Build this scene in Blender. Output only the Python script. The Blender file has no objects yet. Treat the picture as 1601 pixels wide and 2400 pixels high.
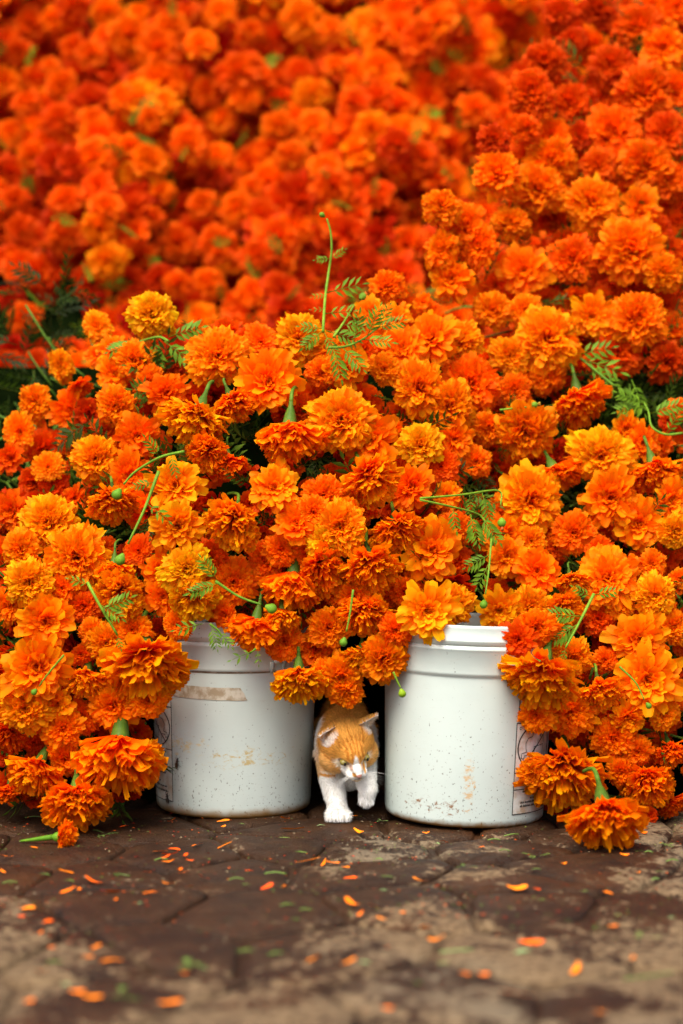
import bpy, bmesh, math, random
import numpy as np
from mathutils import Vector, Matrix, Quaternion
random.seed(7); rng = np.random.default_rng(7)
R = math.radians
scene = bpy.context.scene
C = scene.collection

# ------------------------------------------------------------------ camera, light, exposure
CAMY, CAMH, PITCH, FPX = -2.77, 0.55, R(1.0), 4000.0
cam_data = bpy.data.cameras.new('camera'); cam = bpy.data.objects.new('camera', cam_data); C.objects.link(cam)
cam.location = (0, CAMY, CAMH); cam.rotation_euler = (R(90) - PITCH, 0, 0)
cam_data.sensor_fit = 'VERTICAL'; cam_data.sensor_height = 36.0; cam_data.sensor_width = 24.0
cam_data.lens = FPX / 2400 * 36; cam_data.clip_start = 0.05; cam_data.clip_end = 200
cam_data.dof.use_dof = True; cam_data.dof.focus_distance = 2.74; cam_data.dof.aperture_fstop = 1.7
scene.camera = cam

world = bpy.data.worlds.new('World'); scene.world = world; world.use_nodes = True
wn = world.node_tree.nodes; wl = world.node_tree.links
sky = wn.new('ShaderNodeTexSky'); sky.sky_type = 'NISHITA'; sky.sun_disc = False
SUN_EL, SUN_AZ = R(58), R(205)            # high, from behind the camera and a little to its left
sky.sun_elevation = SUN_EL; sky.sun_rotation = SUN_AZ
sky.air_density = 1.0; sky.dust_density = 6.0; sky.ozone_density = 1.0
bg = wn['Background']; wl.new(sky.outputs[0], bg.inputs[0]); bg.inputs[1].default_value = 0.092
sun_data = bpy.data.lights.new('sun', 'SUN'); sun = bpy.data.objects.new('sun', sun_data); C.objects.link(sun)
sun_data.energy = 1.5; sun_data.angle = R(42); sun_data.color = (1.0, 0.95, 0.86)
sd = Vector((math.sin(SUN_AZ) * math.cos(SUN_EL), math.cos(SUN_AZ) * math.cos(SUN_EL), math.sin(SUN_EL)))
sun.rotation_euler = sd.to_track_quat('Z', 'Y').to_euler()
vs = scene.view_settings
vs.view_transform = 'Standard'; vs.look = 'None'; vs.gamma = 1.0; vs.use_curve_mapping = False; vs.exposure = 1.45
scene.render.engine = 'CYCLES'
scene.cycles.use_denoising = True
scene.cycles.max_bounces = 8; scene.cycles.diffuse_bounces = 5; scene.cycles.transmission_bounces = 6

def at(u, v, Y):
    """The point of the world plane y = Y that stands at photograph position (u, v)."""
    x = (u - 800.5) / FPX; z = (1200 - v) / FPX
    dy = math.cos(PITCH) + z * math.sin(PITCH); dz = -math.sin(PITCH) + z * math.cos(PITCH)
    t = (Y - CAMY) / dy
    return Vector((x * t, Y, CAMH + dz * t))
def ground_at(u, v, h=0.0):
    x = (u - 800.5) / FPX; z = (1200 - v) / FPX
    dy = math.cos(PITCH) + z * math.sin(PITCH); dz = -math.sin(PITCH) + z * math.cos(PITCH)
    t = (h - CAMH) / dz
    return Vector((x * t, CAMY + dy * t, h))

# ------------------------------------------------------------------ helpers
def mesh_np(name, V, Q=None, T=None, attrs=None, smooth=True, mats=()):
    """numpy arrays of vertices, quads and triangles -> mesh datablock; attrs: {name: (type, array)} on points"""
    me = bpy.data.meshes.new(name)
    V = np.asarray(V, np.float32); nq = 0 if Q is None else len(Q); nt = 0 if T is None else len(T)
    me.vertices.add(len(V)); me.vertices.foreach_set('co', V.ravel())
    loops = np.concatenate([np.asarray(a, np.int32).ravel() for a in (Q, T) if a is not None and len(a)])
    me.loops.add(len(loops)); me.loops.foreach_set('vertex_index', loops)
    starts = np.concatenate([np.arange(nq) * 4, nq * 4 + np.arange(nt) * 3]).astype(np.int32)
    me.polygons.add(nq + nt); me.polygons.foreach_set('loop_start', starts)
    if attrs:
        for k, (ty, arr) in attrs.items():
            a = me.attributes.new(k, ty, 'POINT')
            arr = np.asarray(arr, np.float32)
            if ty == 'FLOAT_COLOR':
                if arr.shape[1] == 3: arr = np.hstack([arr, np.ones((len(arr), 1), np.float32)])
                a.data.foreach_set('color', arr.ravel())
            else: a.data.foreach_set('value', arr.ravel())
    me.update(calc_edges=True); me.validate()
    if smooth: me.shade_smooth()
    for m in mats: me.materials.append(m)
    return me
def link(name, data, parent=None, **props):
    o = bpy.data.objects.new(name, data); C.objects.link(o)
    if parent is not None: o.parent = parent
    for k, v in props.items(): o[k] = v
    return o
def thing(name, label, cat, loc=(0, 0, 0), group=None):
    o = link(name, None); o.location = loc; o['label'] = label; o['category'] = cat
    if group: o['group'] = group
    return o

class MB:
    def __init__(s): s.v = []; s.q = []; s.t = []; s.c = []; s.n = 0
    def add(s, V, Q=None, T=None, col=(1, 1, 1)):
        V = np.asarray(V, float); s.v.append(V)
        if Q is not None and len(Q): s.q.append(np.asarray(Q, int) + s.n)
        if T is not None and len(T): s.t.append(np.asarray(T, int) + s.n)
        col = np.asarray(col, float)
        s.c.append(np.tile(col, (len(V), 1)) if col.ndim == 1 else col); s.n += len(V)
    def tube(s, pts, rad, k=6, col=(1, 1, 1)):
        pts = [Vector(p) for p in pts]; n = len(pts); rad = rad if hasattr(rad, '__len__') else [rad] * n
        V = []; side = None
        for i, p in enumerate(pts):
            d = (pts[min(i + 1, n - 1)] - pts[max(i - 1, 0)]).normalized()
            if side is None: side = d.orthogonal().normalized()
            side = (side - d * side.dot(d)).normalized(); b = d.cross(side)
            for j in range(k):
                a = 2 * math.pi * j / k; V.append(p + (side * math.cos(a) + b * math.sin(a)) * rad[i])
        Q = [(i * k + j, i * k + (j + 1) % k, (i + 1) * k + (j + 1) % k, (i + 1) * k + j) for i in range(n - 1) for j in range(k)]
        T = [(0, (j + 1) % k, j) for j in range(1, k - 1)] + [((n - 1) * k, (n - 1) * k + j, (n - 1) * k + (j + 1) % k) for j in range(1, k - 1)]
        s.add([tuple(v) for v in V], Q, T, col)
    def ellipsoid(s, c, axes, col=(1, 1, 1), nu=16, nv=10):
        """axes: three Vectors (radius vectors)"""
        V = []
        for i in range(nv + 1):
            th = math.pi * i / nv
            for j in range(nu):
                ph = 2 * math.pi * j / nu
                V.append(Vector(c) + axes[0] * math.sin(th) * math.cos(ph) + axes[1] * math.sin(th) * math.sin(ph) + axes[2] * math.cos(th))
        Q = [(i * nu + j, (i + 1) * nu + j, (i + 1) * nu + (j + 1) % nu, i * nu + (j + 1) % nu) for i in range(nv) for j in range(nu)]
        s.add([tuple(v) for v in V], Q, None, col)
    def mesh(s, name, mats=(), smooth=True):
        return mesh_np(name, np.vstack(s.v), np.vstack(s.q) if s.q else None, np.vstack(s.t) if s.t else None,
                       {'col': ('FLOAT_COLOR', np.vstack(s.c))}, smooth, mats)
def spline(pts, n=8):
    pts = [Vector(p) for p in pts]
    if len(pts) < 3: return [pts[0].lerp(pts[-1], i / n) for i in range(n + 1)]
    P = [2 * pts[0] - pts[1]] + pts + [2 * pts[-1] - pts[-2]]; out = []
    for i in range(1, len(P) - 2):
        for k in range(n):
            t = k / n; a, b, c, d = P[i - 1], P[i], P[i + 1], P[i + 2]
            out.append(0.5 * (2 * b + (c - a) * t + (2 * a - 5 * b + 4 * c - d) * t * t + (3 * b - a - 3 * c + d) * t ** 3))
    out.append(pts[-1]); return out

# ------------------------------------------------------------------ materials
def mat(name):
    m = bpy.data.materials.new(name); m.use_nodes = True
    return m, m.node_tree.nodes, m.node_tree.links, m.node_tree.nodes['Principled BSDF']
def mathn(n, l, op, a, b=None, clamp=False):
    x = n.new('ShaderNodeMath'); x.operation = op; x.use_clamp = clamp
    for i, s in enumerate((a, b)):
        if s is None: continue
        if isinstance(s, (int, float)): x.inputs[i].default_value = s
        else: l.new(s, x.inputs[i])
    return x.outputs[0]
def mixc(n, l, fac, a, b, blend='MIX'):
    x = n.new('ShaderNodeMix'); x.data_type = 'RGBA'; x.blend_type = blend
    for s, i in ((fac, x.inputs[0]), (a, x.inputs[6]), (b, x.inputs[7])):
        if isinstance(s, (int, float)): i.default_value = s
        elif isinstance(s, tuple): i.default_value = (*s, 1)
        else: l.new(s, i)
    return x.outputs[2]
def noise(n, l, vec, scale, detail=4, rough=0.55, dist=0.0):
    x = n.new('ShaderNodeTexNoise'); x.inputs['Scale'].default_value = scale; x.inputs['Detail'].default_value = detail
    x.inputs['Roughness'].default_value = rough; x.inputs['Distortion'].default_value = dist
    if vec is not None: l.new(vec, x.inputs['Vector'])
    return x.outputs['Fac']
def ramp(n, l, fac, lo, hi):
    x = n.new('ShaderNodeMapRange'); x.interpolation_type = 'SMOOTHSTEP'
    x.inputs['From Min'].default_value = lo; x.inputs['From Max'].default_value = hi; l.new(fac, x.inputs['Value'])
    return x.outputs['Result']
def attr(n, name, out='Color'):
    x = n.new('ShaderNodeAttribute'); x.attribute_name = name; return x.outputs[out]

def petal_material(name, per_object):
    m, n, l, p = mat(name)
    if per_object:
        oi = n.new('ShaderNodeObjectInfo'); col = oi.outputs['Color']
    else: col = attr(n, 'hcol')
    t = attr(n, 't', 'Fac'); rnd = attr(n, 'rnd', 'Fac')
    # redder throat, paler ruffled lip; throat reddened further to imitate red shadows
    c1 = mixc(n, l, ramp(n, l, t, 0.25, 1.0), (0.95, 0.34, 0.4), (1.0, 1.04, 1.0))
    c2 = mixc(n, l, 1.0, col, c1, 'MULTIPLY')
    c3 = mixc(n, l, rnd, (0.94, 0.72, 1.0), (1.0, 1.24, 1.0))
    c4 = mixc(n, l, 1.0, c2, c3, 'MULTIPLY')
    l.new(c4, p.inputs['Base Color']); p.inputs['Roughness'].default_value = 0.55
    p.inputs['Specular IOR Level'].default_value = 0.06
    tr = n.new('ShaderNodeBsdfTranslucent'); l.new(mixc(n, l, 1.0, c4, (1.0, 0.62, 0.4), 'MULTIPLY'), tr.inputs['Color'])
    mx = n.new('ShaderNodeMixShader'); mx.inputs[0].default_value = 0.52
    l.new(p.outputs[0], mx.inputs[1]); l.new(tr.outputs[0], mx.inputs[2]); l.new(mx.outputs[0], n['Material Output'].inputs[0])
    return m
M_petal = petal_material('petal', True); M_petal_mass = petal_material('petal_mass', False)

def leaf_material(name, base, var, transl=0.25):
    m, n, l, p = mat(name)
    g = n.new('ShaderNodeNewGeometry'); oi = n.new('ShaderNodeObjectInfo')
    f = noise(n, l, g.outputs['Position'], 55, 3)
    c = mixc(n, l, ramp(n, l, f, 0.3, 0.7), base, var)
    l.new(mixc(n, l, 1.0, c, attr(n, 'col'), 'MULTIPLY'), p.inputs['Base Color']); p.inputs['Roughness'].default_value = 0.45
    p.inputs['Specular IOR Level'].default_value = 0.1
    tr = n.new('ShaderNodeBsdfTranslucent'); l.new(c, tr.inputs['Color'])
    mx = n.new('ShaderNodeMixShader'); mx.inputs[0].default_value = transl
    l.new(p.outputs[0], mx.inputs[1]); l.new(tr.outputs[0], mx.inputs[2]); l.new(mx.outputs[0], n['Material Output'].inputs[0])
    return m
M_leaf = leaf_material('leaf_green', (0.060, 0.115, 0.009), (0.10, 0.175, 0.013))
M_stem = leaf_material('stem_green', (0.10, 0.21, 0.02), (0.17, 0.30, 0.03), 0.12)
M_backing = leaf_material('shade_backing', (0.010, 0.022, 0.005), (0.018, 0.034, 0.007), 0.0)  # near-black for the added backing; deep shade put into its colour
M_backing.node_tree.nodes['Principled BSDF'].inputs['Specular IOR Level'].default_value = 0.0; M_backing.node_tree.nodes['Principled BSDF'].inputs['Roughness'].default_value = 1.0

def col_material(name, rough=0.6, spec=0.3):
    m, n, l, p = mat(name); l.new(attr(n, 'col'), p.inputs['Base Color'])
    p.inputs['Roughness'].default_value = rough; p.inputs['Specular IOR Level'].default_value = spec; return m
M_scrap = col_material('scrap', 0.6)

# ------------------------------------------------------------------ ground: soil, paving stones
def ground_material(name, soil):
    m, n, l, p = mat(name)
    g = n.new('ShaderNodeNewGeometry'); pos = g.outputs['Position']
    sep = n.new('ShaderNodeSeparateXYZ'); l.new(pos, sep.inputs[0])
    big = noise(n, l, pos, 3.0, 6, 0.62, 0.4); mid = noise(n, l, pos, 16, 5, 0.65); fine = noise(n, l, pos, 90, 4, 0.7); grit = noise(n, l, pos, 420, 2, 0.6)
    mud = mixc(n, l, ramp(n, l, mid, 0.3, 0.7), (0.0175, 0.0066, 0.0017), (0.044, 0.0178, 0.0050))
    mud = mixc(n, l, ramp(n, l, noise(n, l, pos, 6, 3), 0.5, 0.75), mud, (0.060, 0.0210, 0.0045))
    dust = mixc(n, l, ramp(n, l, fine, 0.3, 0.7), (0.080, 0.046, 0.020), (0.225, 0.150, 0.078))
    dust = mixc(n, l, ramp(n, l, noise(n, l, pos, 2.2, 2), 0.45, 0.7), dust, (0.155, 0.122, 0.078))
    # dry footpath towards the front, wet mud under the flowers
    k = mathn(n, l, 'MULTIPLY', sep.outputs['Y'], -0.13)
    k2 = mathn(n, l, 'ADD', mathn(n, l, 'ADD', mathn(n, l, 'MULTIPLY', big, 0.66), mathn(n, l, 'MULTIPLY', mid, 0.38)), k)
    k2 = mathn(n, l, 'ADD', k2, mathn(n, l, 'MULTIPLY', fine, 0.30))
    k2 = mathn(n, l, 'ADD', k2, mathn(n, l, 'MULTIPLY', sep.outputs['X'], 0.07))
    f = ramp(n, l, k2, 0.755, 0.805)
    if soil: f = mathn(n, l, 'MULTIPLY', f, 0.45)
    c = mixc(n, l, f, mud, dust)
    sp = ramp(n, l, grit, 0.66, 0.74)
    c = mixc(n, l, mathn(n, l, 'MULTIPLY', sp, 0.35), c, (0.36, 0.25, 0.16))
    l.new(c, p.inputs['Base Color'])
    r = n.new('ShaderNodeMapRange'); r.inputs['To Min'].default_value = 0.52; r.inputs['To Max'].default_value = 0.9; l.new(f, r.inputs['Value'])
    l.new(r.outputs[0], p.inputs['Roughness']); p.inputs['Specular IOR Level'].default_value = 0.22
    b = n.new('ShaderNodeBump'); b.inputs['Strength'].default_value = 1.0; b.inputs['Distance'].default_value = 0.010
    h = mathn(n, l, 'ADD', mid, mathn(n, l, 'ADD', mathn(n, l, 'MULTIPLY', fine, 0.6), mathn(n, l, 'MULTIPLY', grit, 0.25)))
    l.new(h, b.inputs['Height']); l.new(b.outputs[0], p.inputs['Normal'])
    return m
M_stone = ground_material('stone', False); M_soil = ground_material('soil', True)
g = 60.0
gme = mesh_np('ground', [(-g, -g, -0.010), (g, -g, -0.010), (g, g, -0.010), (-g, g, -0.010)], [(0, 1, 2, 3)], smooth=False, mats=(M_soil,))
link('ground', gme, kind='structure')

def clip_poly(poly, a, b):
    """keep the part of poly nearer to a than to b"""
    m = (a + b) / 2; d = b - a; out = []
    for i in range(len(poly)):
        p, q = poly[i], poly[(i + 1) % len(poly)]
        sp, sq = (p - m).dot(d), (q - m).dot(d)
        if sp <= 0: out.append(p)
        if sp * sq < 0: out.append(p + (q - p) * (sp / (sp - sq)))
    return out
paving = link('paving', None, kind='structure')
def build_stones():
    cx, cy = 0.165, 0.20; seeds = []
    for j in range(-9, 5):
        for i in range(-9, 10):
            seeds.append(Vector((i * cx + (j % 2) * cx * .5 + random.uniform(-.075, .075), j * cy + random.uniform(-.08, .08))))
    for s in seeds:
        if abs(s.x) > 1.25 or s.y < -1.6 or s.y > .62: continue
        poly = [s + Vector((x, y)) for x, y in ((-.3, -.3), (.3, -.3), (.3, .3), (-.3, .3))]
        for o in sorted(seeds, key=lambda o: (o - s).length)[1:14]: poly = clip_poly(poly, s, o)
        # shrink, round corners and roughen the outline
        pts = []
        n = len(poly)
        for i in range(n):
            a, b, c = poly[i - 1], poly[i], poly[(i + 1) % n]
            for t in (0.22, 0.0):
                pts.append(b.lerp(a, t * .9) if t else b.lerp((a + c) / 2, .10))
            pts.append(b.lerp(c, .2))
        gap = random.uniform(.0025, .006)
        def ring(off, z, jit):
            out = []
            for p in pts:
                d = (p - s); L = d.length
                q = s + d * (max(L - off, .01) / L) + Vector((random.uniform(-jit, jit), random.uniform(-jit, jit)))
                out.append((q.x - s.x, q.y - s.y, z + random.uniform(-jit, jit) * .6))
            return out
        top = random.uniform(-.003, .001); k = len(pts)
        V = ring(gap, -.02, 0) + ring(gap, top - .006, .0012) + ring(gap + .007, top - .0015, .0012) + ring(gap + .03, top + .0015, .002) + [(0, 0, top + .001)]
        Q = [(r * k + i, r * k + (i + 1) % k, (r + 1) * k + (i + 1) % k, (r + 1) * k + i) for r in range(3) for i in range(k)]
        T = [(3 * k + i, 3 * k + (i + 1) % k, 4 * k) for i in range(k)]
        o = link('stone', mesh_np('stone', V, Q, T, mats=(M_stone,)), paving); o.location = (s.x, s.y, 0)
build_stones()

# ------------------------------------------------------------------ buckets
def bucket_material(name, seed, base, smear_at, ring_dirt):
    m, n, l, p = mat(name)
    tc = n.new('ShaderNodeTexCoord'); ob = tc.outputs['Object']
    mp = n.new('ShaderNodeMapping'); mp.inputs['Location'].default_value = (seed, seed * .7, 0); l.new(ob, mp.inputs[0]); v = mp.outputs[0]
    sep = n.new('ShaderNodeSeparateXYZ'); l.new(ob, sep.inputs[0]); z = sep.outputs['Z']
    mp2 = n.new('ShaderNodeMapping'); mp2.inputs['Scale'].default_value = (1, 1, .6); l.new(v, mp2.inputs[0])
    c = mixc(n, l, ramp(n, l, noise(n, l, v, 9, 3), .35, .7), base, tuple(x * .93 for x in base))
    # mud splashes, denser towards the foot
    low = ramp(n, l, mathn(n, l, 'MULTIPLY', z, -1), -.24, 0.0)
    sp = noise(n, l, v, 210, 2, .5); thr = mathn(n, l, 'ADD', sp, mathn(n, l, 'MULTIPLY', low, .085))
    f1 = ramp(n, l, thr, .745, .775)
    c = mixc(n, l, mathn(n, l, 'MULTIPLY', f1, .6), c, (.07, .05, .03))
    sp2 = noise(n, l, mp2.outputs[0], 300, 1, .5)
    f1b = ramp(n, l, mathn(n, l, 'ADD', sp2, mathn(n, l, 'MULTIPLY', low, .05)), .752, .772)
    c = mixc(n, l, mathn(n, l, 'MULTIPLY', f1b, .7), c, (.06, .05, .04))
    mp4 = n.new('ShaderNodeMapping'); mp4.inputs['Scale'].default_value = (1, 1, 5); mp4.inputs['Rotation'].default_value = (.25, .1, 0); l.new(v, mp4.inputs[0])
    c = mixc(n, l, mathn(n, l, 'MULTIPLY', ramp(n, l, noise(n, l, mp4.outputs[0], 34, 6, .8, .8), .58, .72), .35), c, (.36, .34, .27))
    # smear of brown mud
    mp3 = n.new('ShaderNodeMapping'); mp3.inputs['Scale'].default_value = (1, 1, 1.8); mp3.inputs['Rotation'].default_value = (0, .5, 0); l.new(v, mp3.inputs[0])
    for (sx, sz, rx, rz, thr0, cc) in smear_at:
        dx = mathn(n, l, 'DIVIDE', mathn(n, l, 'SUBTRACT', sep.outputs['X'], sx), rx)
        dz = mathn(n, l, 'DIVIDE', mathn(n, l, 'SUBTRACT', z, sz), rz)
        d2 = mathn(n, l, 'ADD', mathn(n, l, 'MULTIPLY', dx, dx), mathn(n, l, 'MULTIPLY', dz, dz))
        inside = mathn(n, l, 'SUBTRACT', 1.0, d2, True)
        w = noise(n, l, mp3.outputs[0], 70, 6, .75, .6)
        f = ramp(n, l, mathn(n, l, 'ADD', w, mathn(n, l, 'MULTIPLY', inside, .16)), thr0, thr0 + .12)
        f = mathn(n, l, 'MULTIPLY', f, ramp(n, l, inside, 0.0, .3))
        c = mixc(n, l, f, c, cc)
    # rusty line round the foot
    foot = ramp(n, l, mathn(n, l, 'ADD', z, mathn(n, l, 'MULTIPLY', noise(n, l, v, 40, 3), .016)), ring_dirt + .012, .0095)
    c = mixc(n, l, foot, c, (.24, .12, .025))
    l.new(c, p.inputs['Base Color']); p.inputs['Roughness'].default_value = .42; p.inputs['Specular IOR Level'].default_value = .35
    p.inputs['Subsurface Weight'].default_value = 0.0
    b = n.new('ShaderNodeBump'); b.inputs['Strength'].default_value = .12; b.inputs['Distance'].default_value = .002
    l.new(noise(n, l, v, 60, 3), b.inputs['Height']); l.new(b.outputs[0], p.inputs['Normal'])
    return m
M_bucketA = bucket_material('bucket_plastic_dirty', 1.3, (.500, .570, .525), [(.03, .10, .11, .028, .66, (.45, .35, .15)), (-.070, .118, .045, .03, .64, (.55, .47, .26))], .018)
M_bucketB = bucket_material('bucket_plastic_clean', 5.1, (.508, .590, .550), [(-.045, .034, .075, .018, .64, (.20, .085, .025)), (-.005, .07, .014, .06, .60, (.50, .36, .2))], .009)
M_ink = mat('ink')[0]; M_ink.node_tree.nodes['Principled BSDF'].inputs['Base Color'].default_value = (.012, .012, .012, 1)
def flatmat(name, colour, c2, scale, rough=.6):
    m, n, l, p = mat(name); tc = n.new('ShaderNodeTexCoord')
    l.new(mixc(n, l, ramp(n, l, noise(n, l, tc.outputs['Object'], scale, 5, .65), .4, .65), colour, c2), p.inputs['Base Color']); p.inputs['Roughness'].default_value = rough; return m
M_tape = flatmat('tape', (.50, .46, .36), (.30, .23, .14), 60)
M_labelA = flatmat('label_film', (.63, .68, .62), (.50, .44, .32), 35); M_labelB = flatmat('label_film_stained', (.58, .60, .56), (.40, .30, .2), 30)
M_grime = flatmat('seam_grime', (.20, .14, .08), (.42, .36, .28), 70)

PROFILE = [(.118, .0), (.1262, .0015), (.1302, .006), (.1312, .014), (.1345, .12), (.1385, .238), (.1388, .2415), (.1418, .2435), (.1424, .2475), (.1428, .2815), (.1442, .2830), (.1446, .2850),
           (.1436, .2868), (.1432, .2950), (.1446, .2966), (.1449, .2985), (.1438, .3002), (.1436, .3170), (.1442, .3205), (.1425, .3225), (.1396, .3215), (.1388, .3150), (.1380, .28), (.1335, .12), (.1290, .010), (.0, .006)]
def rad_at(z):
    for (r0, z0), (r1, z1) in zip(PROFILE[2:19], PROFILE[3:20]):
        if z0 <= z <= z1: return r0 + (r1 - r0) * (z - z0) / max(z1 - z0, 1e-9)
    return .14
def wrap(a, z, off):
    """a: metres along the wall from the camera-facing line (to the right), z: height"""
    r = rad_at(z) + off; th = a / .136
    return (r * math.sin(th), -r * math.cos(th), z)
def lathe_mesh(name, prof, mats, k=128):
    V = [(r * math.sin(2 * math.pi * j / k), -r * math.cos(2 * math.pi * j / k), z) for r, z in prof for j in range(k)]
    n = len(prof)
    Q = [(i * k + j, i * k + (j + 1) % k, (i + 1) * k + (j + 1) % k, (i + 1) * k + j) for i in range(n - 1) for j in range(k)]
    me = mesh_np(name, V, Q, mats=mats); return me
def wrapped_patch(name, a0, a1, z0, z1, off, mats, edge=None, nx=16, nz=8):
    V = []
    for i in range(nz + 1):
        for j in range(nx + 1):
            u, w = j / nx, i / nz; a = a0 + (a1 - a0) * u; z = z0 + (z1 - z0) * w
            if edge: a, z = edge(a, z, u, w)
            V.append(wrap(a, z, off))
    Q = [(i * (nx + 1) + j, i * (nx + 1) + j + 1, (i + 1) * (nx + 1) + j + 1, (i + 1) * (nx + 1) + j) for i in range(nz) for j in range(nx)]
    return mesh_np(name, V, Q, mats=mats)
def ink_lines(polys, w, off):
    """polylines in (a, z) -> thin wrapped ribbons"""
    b = MB()
    for pl in polys:
        for (p, q) in zip(pl, pl[1:]):
            p = Vector(p); q = Vector(q); d = q - p; L = d.length
            if L < 1e-6: continue
            n = Vector((-d.y, d.x)).normalized() * w / 2; d = d.normalized() * w * .4; steps = max(1, int(L / .006)); V = []
            for i in range(steps + 1):
                c = (p - d).lerp(q + d, i / steps)
                V += [wrap(*(c + n), off), wrap(*(c - n), off)]
            b.add(V, [(2 * i, 2 * i + 1, 2 * i + 3, 2 * i + 2) for i in range(steps)])
    return b
def text_tris(body, size):
    cu = bpy.data.curves.new('lettering', 'FONT'); cu.body = body; cu.size = size; cu.resolution_u = 2; cu.offset = size * .035
    o = bpy.data.objects.new('lettering', cu); C.objects.link(o); dg = bpy.context.evaluated_depsgraph_get()
    me = bpy.data.meshes.new_from_object(o.evaluated_get(dg)); me.calc_loop_triangles()
    V = [tuple(v.co) for v in me.vertices]; T = [tuple(t.vertices) for t in me.loop_triangles]
    bpy.data.objects.remove(o); bpy.data.meshes.remove(me); return V, T
TEXT = [('Children can fall into bucket and', .0045), ('drown.', .0045), ('Keep children away from bucket', .0045), ('with even a small amount of liquid.', .0045)]
TEXT_ES = [('Los ninos pueden caerse en este', .0045), ('balde y ahogarse.', .0045), ('Mantenga a los ninos se', .0045), ('retirados y este balde aunque solo', .0045), ('contenga una pequena cantidad de', .0045), ('liquido.', .0045)]
def warning_label(root, right_edge, zt, zb, mirror, material, top_box):
    """a printed warning panel 96 mm wide whose reading-right edge stands at right_edge; mirror flips it"""
    s = -1 if mirror else 1; W = .096
    def A(x): return right_edge - s * x            # x: metres from the reading-right edge, leftwards in reading direction
    lab = link('warning_label', wrapped_patch('warning_label', min(A(0), A(W)), max(A(0), A(W)), zb, zt, .0005, (material,), nx=24, nz=20), root)
    H = zt - zb
    def zz(f): return zt - f * H
    rows = [.0, .085, .17, .545, .73, 1.0] if top_box else [.0, .545, .73, 1.0]
    lines = [[(A(0), zz(f)), (A(W), zz(f))] for f in rows] + [[(A(0), zt), (A(0), zb)], [(A(W), zt), (A(W), zb)]]
    f0 = .17 if top_box else .0
    fr = ink_lines(lines, .0014, .0009)
    link('label_frame', fr.mesh('label_frame', (M_ink,), False), lab)
    cxx, cz = W * .5, zz((f0 + .545) / 2); rx = W * .455; rz = (.545 - f0) * H * .46
    circ = [(A(cxx + rx * math.cos(t)), cz + rz * math.sin(t)) for t in np.linspace(0, 2 * math.pi, 33)]
    slash = [(A(cxx + rx * .72), cz + rz * .72), (A(cxx - rx * .72), cz - rz * .72)]
    pic = ink_lines([circ, slash], .0022, .0013)
    def P(x, y): return (A(cxx - x * rx), cz + y * rz)
    baby = [P(*q) for q in ((-.55, .1), (-.5, .45), (-.35, .62), (-.25, .4), (-.2, .6), (.0, .72), (.2, .62), (.28, .45), (.5, .4), (.62, .2), (.6, -.05), (.55, -.2), (.8, -.25), (.82, -.45), (.7, -.5), (.66, -.35), (.4, -.36), (.36, -.8))]
    pail = [P(*q) for q in ((-.5, .05), (-.46, -.6), (.1, -.6), (.14, .0), (-.5, .05))]
    pic2 = ink_lines([baby, pail], .0011, .0011)
    for arr in ('v', 'c'): getattr(pic, arr).extend(getattr(pic2, arr))
    pic.q.extend([x + pic.n for x in pic2.q]); pic.n += pic2.n
    link('pictogram', pic.mesh('pictogram', (M_ink,), False), lab)
    b = MB()
    def put(txt, size, x_left, z):
        V, T = text_tris(txt, size); V = np.array(V)
        a = np.array([wrap(A(W - x_left) + s * x, z + y, .0010) for x, y, _ in V])
        b.add(a, None, np.array(T) if not mirror else np.array(T)[:, ::-1])
    if top_box:
        put('WARNING', .0165, .010, zz(.065)); put('AVISO', .0165, .022, zz(.15))
    y = .578
    for t, sz in TEXT: put(t, sz * 1.25, .005, zz(y)); y += .037
    y = .765
    for t, sz in TEXT_ES: put(t, sz * 1.22, .004, zz(y)); y += .040
    link('lettering', b.mesh('lettering', (M_ink,), False), lab, kind='stuff')
    return lab

def make_bucket(label, loc, m, roll):
    root = thing('bucket', label, 'bucket', loc, 'white plastic buckets holding the marigolds'); root.rotation_euler = (0, roll, 0)
    body = link('body', lathe_mesh('body', PROFILE[:6] + PROFILE[21:], (m,)), root)
    link('collar', lathe_mesh('collar', PROFILE[5:13] + [(.1432, .2900), (.1375, .2895), (.1370, .2388), (.1385, .238)], (m,)), root)
    link('rim', lathe_mesh('rim', [(.1380, .2902)] + [(.1433, .2902)] + PROFILE[13:22] + [(.1380, .2902)], (m,)), root)
    return root
LB = ground_at(548, 1922); LB = Vector((at(548, 1900, LB.y + .131).x, LB.y + .131, 0))
RB = ground_at(1087, 1947); RB = Vector((at(1087, 1900, RB.y + .131).x, RB.y + .131, .002))
bucket_a = make_bucket('grimy white bucket with a strip of old tape and rusty foot', LB, M_bucketA, R(.4))
bucket_b = make_bucket('cleaner white bucket with reversed warning print and brown mud smear low down', RB, M_bucketB, R(1.9))
warning_label(bucket_a, -.1085, .2105, .022, False, M_labelA, True)
warning_label(bucket_b, .0735, .168, .022, True, M_labelB, False)
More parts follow.
